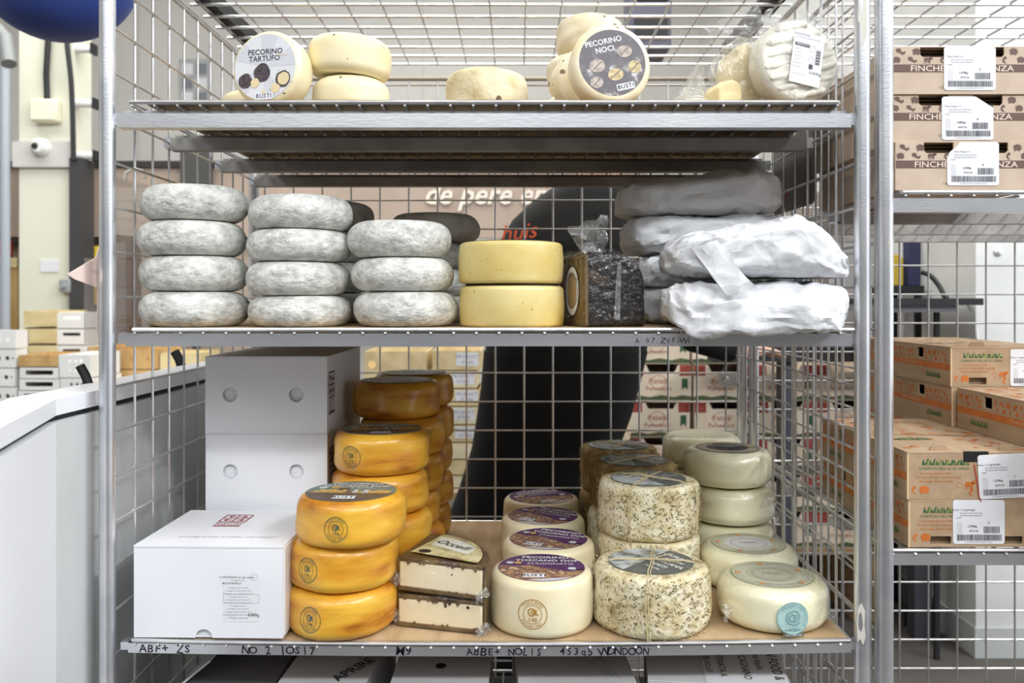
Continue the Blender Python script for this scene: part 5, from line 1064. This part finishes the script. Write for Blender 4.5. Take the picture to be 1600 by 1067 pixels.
for s_, k in ((-1, 15), (1, 19)):
    mb = MB(); q = [Vector(nodes[k + i][0]) for i in range(3)]; q[2].z = .09; mb.tube([q[0] + Vector((0, 0, .05)), q[1], q[2]], [.115, .095, .075], COAT, 18); mb.build('trouser_leg', pe)
    mb = MB(); a, b = Vector(nodes[k + 2][0]), Vector(nodes[k + 3][0]); mb.tube([(a.x, a.y - .05, .045), (a.x, a.y + .03, .06), (b.x, b.y, .045), (b.x, b.y + .09, .035)], [.042, .056, .05, .03], RUB, 16); mb.build('shoe', pe)
mb = MB(); c = P3(947, 178, .01); V = []
mb.lathe([(0, .088), (.04, .08), (.068, .055), (.082, .01), (.082, -.04), (.07, -.075)], HAIR, 32, Matrix.Translation((c.x, c.y - .012, c.z)) @ Matrix.Diagonal((.95, 1.12, 1, 1)), jit=.006, jf=22, seed=2); mb.build('hair', pe)
mb = MB(); mp = flat((wx(806, dP), yP - .1425, ZC + wh(363, dP)), (1, .0, .12), (-.12, 0, 1)); mp2 = mp
mb.text('huis', .062, ORT, mp, 0.004, -.012, .002, shear=.35, bold=.004, sx=1.0); tag(mb.build('printed_lettering', pe), 'orange red script on the back')
# ------------------------------------------------------------------ hall background, right side
t = thing('workbench', 'dark workbench behind the rack at the reaching arm', 'workbench', (0, 0, 0))
yb = 3.0 - D0; zb = ZC + wh(543, 3.0)
mb = MB(); mb.box(wx(1115, 3.0), 1.50, yb, yb + .10, zb - .05, zb, RUB); mb.build('top', t)
mb = MB(); mb.box(1.40, 1.46, yb + .02, yb + .08, 0, zb - .05, plain('dark post', 70, 72, 80, .5)); mb.build('leg', t)
mb = MB(); mb.box(.93, .985, yb + .02, yb + .08, 0, zb - .05, plain('dark post b', 70, 72, 80, .5)); mb.build('leg', t)
t = thing('bracket_shelf', 'black bracket shelf with grey bracket beside the white cold room', 'shelf', (0, 0, 0))
ys_ = 2.75 - D0; zs = ZC + wh(466, 2.75)
mb = MB(); mb.box(wx(1385, 2.75), wx(1537, 2.75), ys_, ys_ + .40, zs - .022, zs, RUB); mb.build('board', t)
mb = MB(); mb.box(wx(1385, 2.75), wx(1500, 2.75), ys_ + .02, ys_ + .36, zs - .045, zs - .022, plain('grey bracket', 120, 122, 128, .5)); mb.build('bracket', t)
mb = MB(); mb.box(1.18, 1.21, ys_ + .22, ys_ + .25, 0, zs - .045, RUB); mb.box(1.39, 1.405, ys_ + .1, ys_ + .115, 0, zs - .045, RUB); mb.build('leg', t)
def cable(label, pts, r, m):
    p = [Vector(q) for q in pts]; o = []
    for i in range(len(p) - 1):
        a, b, c, d = p[max(i - 1, 0)], p[i], p[i + 1], p[min(i + 2, len(p) - 1)]
        for k in range(8): s_ = k / 8; o.append(.5 * ((2 * b) + (c - a) * s_ + (2 * a - 5 * b + 4 * c - d) * s_ ** 2 + (3 * b - a - 3 * c + d) * s_ ** 3))
    o.append(p[-1]); mb = MB(); mb.tube(o, r, m, 8); return tag(mb.build('cable'), label, 'cable')
cable('black cable drooping onto the black bracket shelf', [wp(1440, 425, 2.9), wp(1455, 432, 2.88), wp(1468, 448, 2.86), wp(1476, 463, 2.83), wp(1480, 466, 2.83)], .008, RUB)
cable('pale cable hanging below the black bracket shelf', [wp(1512, 474, 2.9), wp(1522, 495, 2.9), wp(1528, 540, 2.85), wp(1529, 620, 2.84)], .006, plain('pale cable', 206, 206, 202))
cable('thin black cable hanging along the grey wall below the lower shelf', [wp(1421, 800, 3.15), wp(1420, 880, 3.15), wp(1419, 930, 3.15), wp(1412, 1000, 3.15)], .006, RUB)
cable('second black cable hanging near the cold room corner', [wp(1466, 800, 3.05), wp(1467, 880, 3.05), wp(1460, 935, 3.05), wp(1452, 1040, 3.05)], .006, RUB)
t = thing('storage_cabinet', 'taupe cabinet with dark navy crates behind the second rack', 'cabinet', (0, 0, 0))
TC = mat('taupe cabinet', S(150, 138, 128), S(136, 124, 114), scale=3, rough=.7); d_ = 3.58; y_ = d_ - D0
mb = MB(); mb.box(1.12, 1.52, y_, y_ + .4, 0, ZC + wh(300, d_), TC); mb.build('carcass', t)
mb = MB(); mb.box(1.14, 1.22, y_ - .02, y_, ZC + wh(600, d_), ZC + wh(376, d_), plain('navy', 48, 50, 78, .6)); mb.box(1.30, 1.515, y_ - .012, y_, .1, ZC + wh(300, d_), plain('grey door', 176, 174, 174, .5)); mb.build('door', t)
rnd = random.Random(2)
for i, (px, w_, h_, c_, lb_) in enumerate(((1398, .05, .12, (206, 176, 60), 'small yellow packet before the navy cabinet door'), (1424, .05, .2, (52, 54, 92), 'navy blue packet standing behind the second rack'))):
    mb = MB(); p = wp(px, 450, 3.28); mb.box(p.x - w_ / 2, p.x + w_ / 2, p.y - .02, p.y + .02, 0, h_ - .012, mat('packet', S(*c_), rough=.5)); mb.box(p.x - w_ / 2 + .006, p.x + w_ / 2 - .006, p.y - .006, p.y + .006, h_ - .012, h_, mat('packet fold', S(*c_), rough=.5)); o = tag(mb.build('packet', bevel=.004), lb_, 'packet'); o.location.z = ZC + wh(447, 3.28) + .0005
zt_ = ZC + wh(447, 3.28); mb = MB(); mb.box(1.36, 1.51, 3.18 - D0, 3.42 - D0, zt_ - .03, zt_, RUB)
for x, y in ((1.365, 3.19), (1.485, 3.19), (1.365, 3.39), (1.485, 3.39)): mb.box(x, x + .02, y - D0, y - D0 + .02, 0, zt_ - .03, RUB)
tag(mb.build('side_table'), 'narrow black stand with packets behind the second rack', 'table')
# red brick printed boxes
BRK = mat('print brick red', S(186, 84, 66), S(150, 58, 48), scale=60, lo=.45, hi=.6, rough=.7); BWH = mat('cream carton', S(240, 226, 204), S(230, 212, 188), scale=8, rough=.7)
def tomato_box(label, x, y, z, w=.222, h=.136, dp=.3):
    t = thing('carton_box', label, 'carton', (x, y, z), group='red and cream printed cartons across the hall')
    mp = flat((0, 0, 0), (1, 0, 0), (0, 0, 1)); mb = MB(); hh = h * .98
    out = [(0, 0), (w, 0), (w, hh), (w * .78, hh), (w * .72, hh * .80), (w * .30, hh * .80), (w * .24, hh), (0, hh)]
    mb.panel(out, [], .004, BWH, mp); mb.box(0, .004, .004, dp, 0, hh, BWH); mb.box(w - .004, w, .004, dp, 0, hh, BWH); mb.box(0, w, dp - .004, dp, 0, hh, BWH); mb.box(.004, w - .004, .004, dp - .004, 0, .004, BWH)
    for a, b in ((.0, .2), (.8, 1.0)): mb.up(rect(w * a + .001, w * b - .001, hh * .70, hh - .001), BRK, mp, .0006)
    for u in (.2, .8):
        for i in range(4): mb.line([(w * (u - .19), hh * (.72 + .07 * i)), (w * (u - .01), hh * (.72 + .07 * i))] if u < .5 else [(w * (u + .01), hh * (.72 + .07 * i)), (w * (u + .19), hh * (.72 + .07 * i))], .0016, REDD, mp, .001)
    mb.up([(w * a, hh * b) for a, b in ((.0, .02), (1, .02), (1, .12), (.85, .16), (.7, .10), (.5, .16), (.3, .10), (.15, .15), (0, .12))], mat('print grass', S(74, 100, 66), S(120, 84, 62), scale=90, lo=.5, hi=.62), mp, .0006)
    mb.up([(w * a, hh * b) for a, b in ((.84, .62), (.94, .62), (.94, .30), (.89, .38), (.84, .30))], GRN2, mp, .0008); mb.ring(.028, .002, plain('print salmon', 196, 130, 112), mp, w * .45, hh * .52, .0008, 26)
    mb.text('fratelli', .03, plain('print brown red', 170, 96, 80), mp, w * .45, hh * .55, .0009, shear=.2); mb.text('Pomodoro', .022, plain('print brown red b', 170, 96, 80), mp, w * .45, hh * .34, .0009); mb.build('box_body', t)
    mb = MB(); mb.box(.01, w - .01, .03, dp - .01, .01, h * .6, plain('dark red produce liner', 96, 40, 36, .8)); mb.build('liner', t)
    return t
dR = 3.2; rows_ = ('bottom', 'second', 'third', 'fourth', 'fifth'); cols_ = ('column nearest the person', 'second column from the person', 'third column from the person', 'column nearest the cold room')
z0 = ZC + wh(856, dR)
for ci, xx in enumerate((.423, .657, .888, 1.118)):
    for k in range(6):
        if k == 5 and ci > 1: continue
        tomato_box(f'cream and red brick-print carton, {("bottom", "second", "third", "fourth", "fifth", "top")[k]} one up in the {cols_[ci]}', xx + .004 * math.sin(k * 2.1 + ci), dR - D0 + .01 * math.sin(k + ci), z0 + k * .1375)
def pallet(label, x0, x1, y0, y1, z1, m=None):
    t = thing('pallet', label, 'pallet', ((x0 + x1) / 2, (y0 + y1) / 2, 0)); m = m or mat('pallet wood', S(176, 146, 108), S(150, 120, 84), scale=20, stretch=(.2, 1, 1), rough=.8); w, l = (x1 - x0) / 2, (y1 - y0) / 2
    mb = MB()
    for i in range(5): a = -l + 2 * l * i / 5; mb.box(-w, w, a + .01, a + 2 * l / 5 - .01, z1 - .022, z1, m)
    mb.build('deck', t)
    for a in (-w, -.05, w - .1): mb = MB(); mb.box(a, a + .1, -l, l, 0, z1 - .022, m); mb.build('runner', t)
    return t
pallet('wooden crate base under the red brick-print cartons', .40, 1.35, dR - D0 - .02, dR - D0 + .34, z0 - .001)
# tan trays left of the person
TAN = mat('tan tray board', S(224, 204, 158), S(206, 184, 138), scale=20, rough=.8); TAN2 = mat('pale tray board', S(236, 224, 190), S(226, 212, 174), scale=20, rough=.8)
def tray(label, x, y, z, w, h, dp, m, face=None, slots=(), group=None, seed=0, rotz=0, holes=()):
    t = thing('crate_tray', label, 'tray', (x, y, z), rotz, group); mp = flat((0, 0, 0), (1, 0, 0), (0, 0, 1)); mb = MB()
    hs = [rr(w * a, w * b, h * c, h * d2, min(h * .08, w * .02), 3) for a, b, c, d2 in slots] + [circ(h * r_, 16, w * u, h * v) for u, v, r_ in holes]
    mb.panel([(0, 0), (w, 0), (w, h - .002), (0, h - .002)], hs, .005, face or m, mp); mb.box(0, .005, .005, dp, 0, h - .002, m); mb.box(w - .005, w, .005, dp, 0, h - .002, m); mb.box(0, w, dp - .005, dp, 0, h - .002, m); mb.box(.005, w - .005, .005, dp - .005, 0, .005, m)
    mb.build('tray_body', t); return t
dT = 3.25; yT = dT - D0; s1 = dT / F
hts = [(770, 742), (742, 716), (716, 690), (690, 662), (662, 634), (634, 606), (606, 578), (578, 546)]
wds = ('bottom', 'second up', 'third up', 'fourth up', 'fifth up', 'sixth up', 'seventh up', 'top')
for k, (ya, yb_) in enumerate(hts):
    tr = tray(f'tan board tray, {wds[k]} in the stack between amber wheels and the person', wx(672, dT) + .01 * math.sin(k * 3), yT + .005 * math.cos(k), ZC + wh(ya, dT), 76 * s1, (ya - yb_) * s1 - .003, .26, TAN if k % 2 else TAN2, slots=(), holes=((.14, .5, .2),) if k in (0, 3) else (), group='tan trays across the hall')
    if k > 2:
        mb = MB(); mp = flat((0, -.0006, 0), (1, 0, 0), (0, 0, 1)); hh = (ya - yb_) * s1; mb.up(rect(.09, .175, hh * .2, hh * .85), LBW, mp); mb.text('PRODUCT', .018, TXG, mp, .132, hh * .65, .0006); mb.text('of Italy', .018, TXG, mp, .132, hh * .38, .0006); mb.build('label', tr)
pallet('wooden crate base under the tan trays', wx(560, dT), wx(752, dT), yT - .02, yT + .3, ZC + wh(770, dT) - .001)
for k in range(5):
    tr = tray(f'straw board tray, {("bottom", "second up", "third up", "fourth up", "top")[k]} in the stack seen over the amber wheels', wx(568, dT), yT + .02, ZC + wh(770, dT) + k * .108, 98 * s1, .105, .26, TAN, holes=((.12, .5, .14),), group='tan trays across the hall')
# ------------------------------------------------------------------ hall background, left side
dL = 3.9; yL = dL - D0; s2 = dL / F
PW = mat('white board', S(238, 238, 236), S(230, 230, 228), scale=8, rough=.7); PY = mat('straw wood', S(226, 210, 164), S(210, 190, 138), scale=16, stretch=(.3, 1, 1), rough=.7); PT = mat('tan wood', S(206, 172, 118), S(190, 152, 98), scale=16, stretch=(1, 1, .3), rough=.7)
zt = ZC + wh(664, dL)
t = thing('stock_table', 'long pale table carrying the trays and cartons in the left background', 'table', (0, 0, 0))
mb = MB(); mb.box(wx(-60, dL), wx(300, dL), yL - .03, yL + .31, zt - .03, zt - .001, PY); mb.build('top', t)
for x in (wx(-55, dL), wx(285, dL)):
    for y in (yL, yL + .25): mb = MB(); mb.box(x, x + .05, y, y + .05, 0, zt - .03, PY); mb.build('leg', t)
def st(lab, px, w, ytop, hpx, n, m, slots, group, holes=(), base=664, face=None, dp=.3, dy=0, w_words=None):
    W6 = {5: ('bottom', 'fourth from the top', 'third from the top', 'second from the top', 'top'), 4: ('bottom', 'third from the top', 'second from the top', 'top'), 3: ('bottom', 'middle', 'top'), 2: ('lower', 'upper'), 1: ('single',), 6: ('bottom', 'fifth from the top', 'fourth from the top', 'third from the top', 'second from the top', 'top')}[n]
    z = ZC + wh(ytop, dL) - n * hpx * s2
    for k in range(n): tray(f'{lab}, {W6[k]} in its stack', wx(px, dL) + .004 * math.sin(k * 2.2), yL + dy, z + k * hpx * s2, w * s2, hpx * s2 - .002, dp, m, face, slots, group, holes=holes)
    return z
hol = tuple((u, .5, .09) for u in (.25, .55, .8))
st('white square-holed carton at the far left', -70, 94, 515, 29.6, 5, PW, (), 'white holed cartons in the left background', dp=.1, holes=((.72, .5, .12), (.86, .5, .12), (.97 - .02, .5, .06)))
st('white slotted tray left of the rack post', 30, 62, 573, 18.2, 5, PW, ((.14, .84, .32, .72),), 'slotted white trays in the left background')
tray('tan tray with three notches on top of the slotted white trays', wx(29, dL), yL, ZC + wh(572.5, dL), 62 * s2, 18 * s2, .3, PT, None, (), None, holes=((.2, .62, .12), (.5, .62, .12), (.8, .62, .12)))
st('white carton with rows of dots left of the rack post', 93, 49, 553, 36.8, 3, PW, (), 'dotted white cartons in the left background', holes=tuple((u, v, .07) for u in (.35, .54, .7) for v in (.3, .72)))
DKS = plain('slot liner', 120, 78, 52, .8)
for px, w, ya, yb_ in ((36, 54, 574, 660),):
    mb = MB(); mb.box(wx(px, dL), wx(px + w, dL), yL + .02, yL + .03, ZC + wh(yb_, dL), ZC + wh(ya, dL), DKS); bpy.data.objects.remove(mb.build('x')) 
# a second row further back
zq = ZC + wh(572, 4.25) ; sB = 4.25 / F; yB2 = 4.235 - D0
def tb(lab, px, w, ybot, hpx, n, m, slots=(), holes=(), group=None):
    for k in range(n): tray(f'{lab}, {("lowest", "second up", "third up", "fourth up", "fifth up", "sixth up")[k]} in its stack', wx(px, 4.25), yB2, ZC + wh(ybot, 4.25) + k * hpx * sB, w * sB, hpx * sB - .003, .3, m, None, slots, group, holes=holes)
t = thing('stock_table', 'low table in the left background standing behind the long pale table', 'table', (0, 0, 0)); zb2 = ZC + wh(640, 4.25)
mb = MB(); mb.box(wx(-30, 4.25), wx(330, 4.25), yB2 - .02, yB2 + .31, zb2 - .03, zb2 - .001, PY); mb.build('top', t)
for x in (wx(-25, 4.25), wx(310, 4.25)):
    for y in (yB2, yB2 + .25): mb = MB(); mb.box(x, x + .05, y, y + .05, 0, zb2 - .03, PY); mb.build('leg', t)
tb('straw slatted tray behind the slotted white trays', 40, 52, 640, 26, 6, PY, ((.04, .98, .9, .97),), group='straw trays in the left background')
tb('white tray with brown slots against the cream column', 92, 46, 640, 25.5, 6, PW, ((.18, .78, .55, .75),), group='white slotted trays in the far left background')
tb('flat tan tray beside the white slotted trays', 140, 46, 640, 20, 5, PT, group='flat tan trays in the left background')
tb('tan carton with a round hole seen through the side mesh', 188, 62, 640, 32, 3, PT, holes=((.35, .5, .16), (.75, .5, .12)), group='tan cartons behind the chest')
tb('straw tray with yellow edge seen through the side mesh', 252, 60, 640, 30, 3, PY, holes=(), group='straw trays behind the chest')
# pale wooden shelving at the very left
t = thing('wooden_shelf_unit', 'tan slatted wooden unit at the far left edge', 'shelf unit', (0, 0, 0))
dW = 4.66; x1 = wx(28, dW); x0 = wx(-70, dW); y_ = dW - D0
mb = MB(); mb.box(x1 - .05, x1, y_, y_ + .04, 0, ZC + wh(403, dW), PT); mb.box(x0, x0 + .05, y_, y_ + .04, 0, ZC + wh(403, dW), PT); mb.build('upright', t)
mb = MB(); mb.box(x0, x1, y_ - .01, y_ + .2, ZC + wh(418, dW), ZC + wh(403, dW), PY); mb.build('top_board', t)
mb = MB()
for k in range(5): mb.box(x0, x1 - .05, y_ + .012, y_ + .03, ZC + wh(436 + 18 * k, dW), ZC + wh(422 + 18 * k, dW), PY)
mb.box(x0, x1 - .05, y_ + .03, y_ + .04, ZC + wh(560, dW), ZC + wh(418, dW), PY); mb.build('slats', t)
mb = MB(); mb.box(wx(-40, 4.74), wx(10, 4.74), 4.74 - D0 - .06, 4.74 - D0 + .06, 0, 30 * 4.74 / F, plain('red box', 200, 44, 44)); mb.box(wx(-40, 4.74), wx(8, 4.74), 4.74 - D0 - .05, 4.74 - D0 + .05, 30 * 4.74 / F, 40 * 4.74 / F, RUB); o = tag(mb.build('red_box', bevel=.004), 'red box with black lid on the far left wooden unit', 'box'); o.location.z = ZC + wh(403, 4.66) + .0015
mb = MB(); mb.tube([wp(8, 800, 4.575), wp(8, 60, 4.575)], .025, plain('blue grey steel', 168, 176, 186, .4), 12); mb.tube([wp(14, 100, 4.1), wp(8, 60, 4.15), wp(-20, 30, 4.15)], .035, plain('grey steel', 128, 132, 132, .4), 12); o = tag(mb.build('steel_stand'), 'blue grey steel upright beside the cream column', 'post')
# fittings on the cream column
yc = dC - D0
t = thing('junction_box', 'cream electric junction box with black cable on the cream column', 'junction box', (wx(77, dC), yc - .06, ZC + wh(176, dC)))
mb = MB(); mb.box(-.07, .07, 0, .06, -.06, .062, plain('cream plastic', 236, 230, 204)); mb.build('housing', t, bevel=.01); mb = MB(); mb.box(-.066, .05, -.006, 0, -.052, .055, plain('cream plastic b', 240, 236, 214)); mb.build('cover', t, bevel=.003)
mb = MB(); mb.tube([(.005, .03, .06), (.0, .03, .2), (.01, .03, .38), (.005, .03, .8)], .016, RUB, 10); mb.build('cable', t)
cable('long black cable running down the edge of the cream column', [wp(100, 20, dC - .05), wp(106, 80, dC - .05), wp(112, 140, dC - .05), wp(115, 250, dC - .05)], .014, RUB)
t = thing('wall_camera', 'small white dome fitting low on the cream column', 'camera', (wx(70, dC), yc - .03, ZC + wh(232, dC)))
mb = MB(); mb.lathe([(0, .05), (.03, .05), (.045, .03), (.05, .0)], PW, 24, Matrix.Rotation(R(90), 4, 'X')); mb.build('dome', t); mb = MB(); mb.lathe([(0, .056), (.014, .056), (.018, .046), (.018, .03)], RUB, 16, Matrix.Translation((-.01, -.004, 0)) @ Matrix.Rotation(R(90), 4, 'X')); mb.build('lens', t)
for k, (px, py) in enumerate(((124, 74), (127, 160), (128, 242))):
    t = thing('pipe_clamp', f'white pipe clamp on the cream column edge, {("upper", "middle", "lowest")[k]} of three', 'clamp', (wx(px, dC), yc + .05, ZC + wh(py, dC)), group='white pipe clamps'); mb = MB(); mb.tube([(-.05, -.02, 0), (.05, -.02, 0)], .022, PW, 12); mb.build('sleeve', t); mb = MB(); mb.box(.05, .066, -.04, .02, -.028, .028, RUB); mb.build('end_plate', t)
mb = MB(); mb.box(wx(64, dC), wx(92, dC), yc - .006, yc - .0005, ZC + wh(425, dC), ZC + wh(406, dC), LBW); tag(mb.build('paper_notice'), 'small white paper notice on the cream column', 'notice')
t = thing('door_latch', 'grey metal latch at the edge of the cream column', 'latch', (wx(108, dC), yc - .05, ZC + wh(447, dC))); mb = MB(); mb.box(-.03, .03, .0, .05, -.035, .035, plain('grey metal', 150, 154, 158, .4)); mb.build('plate', t, bevel=.006); mb = MB(); mb.tube([(0, -.03, .0), (0, .0, .0)], .012, STEEL, 10); mb.build('knob', t)
# blue balloon
dG = 2.3; p = wp(88, -62, dG); rG = 124 * dG / F
t = thing('hanging_balloon', 'big blue round balloon hanging at the upper left', 'balloon', p); mb = MB(); mb.lathe([(rG * math.sin(math.pi * i / 32), -rG * math.cos(math.pi * i / 32)) for i in range(33)], mat('blue balloon', S(58, 82, 160), S(50, 72, 148), scale=3, rough=.55), 48); mb.build('globe', t)
mb = MB(); mb.tube([(0, 0, rG - .005), (0, 0, 4.4 - p.z)], .006, RUB, 8); mb.build('cord', t)  # blue ball taken for a balloon; the cord is added
# dark ceiling unit of unknown kind and ducts seen through the mesh roof
d_ = 4.6; y_ = d_ - D0
t = thing('ceiling_fixture', 'dark grey heater unit hung under the ceiling behind the walnut cheese', 'fixture', (wx(1020, d_), y_, ZC + wh(60, d_)))
HG = plain('heater grey', 92, 92, 108, .5); mb = MB(); mb.box(-.12, .10, 0, .3, -.05, .34, HG); mb.build('housing', t, bevel=.01); mb = MB(); mb.box(-.10, .08, -.012, 0, .0, .12, RUB); mb.box(-.10, .08, -.012, 0, .2, .3, RUB); mb.build('grille', t); mb = MB(); mb.tube([(0, .15, .34), (0, .15, 4.4 - ZC - wh(60, d_))], .03, HG, 10); mb.tube([(-.1, .1, -.02), (-.22, .05, -.1), (-.28, .0, -.22)], .03, HG, 10); mb.build('hanger', t)
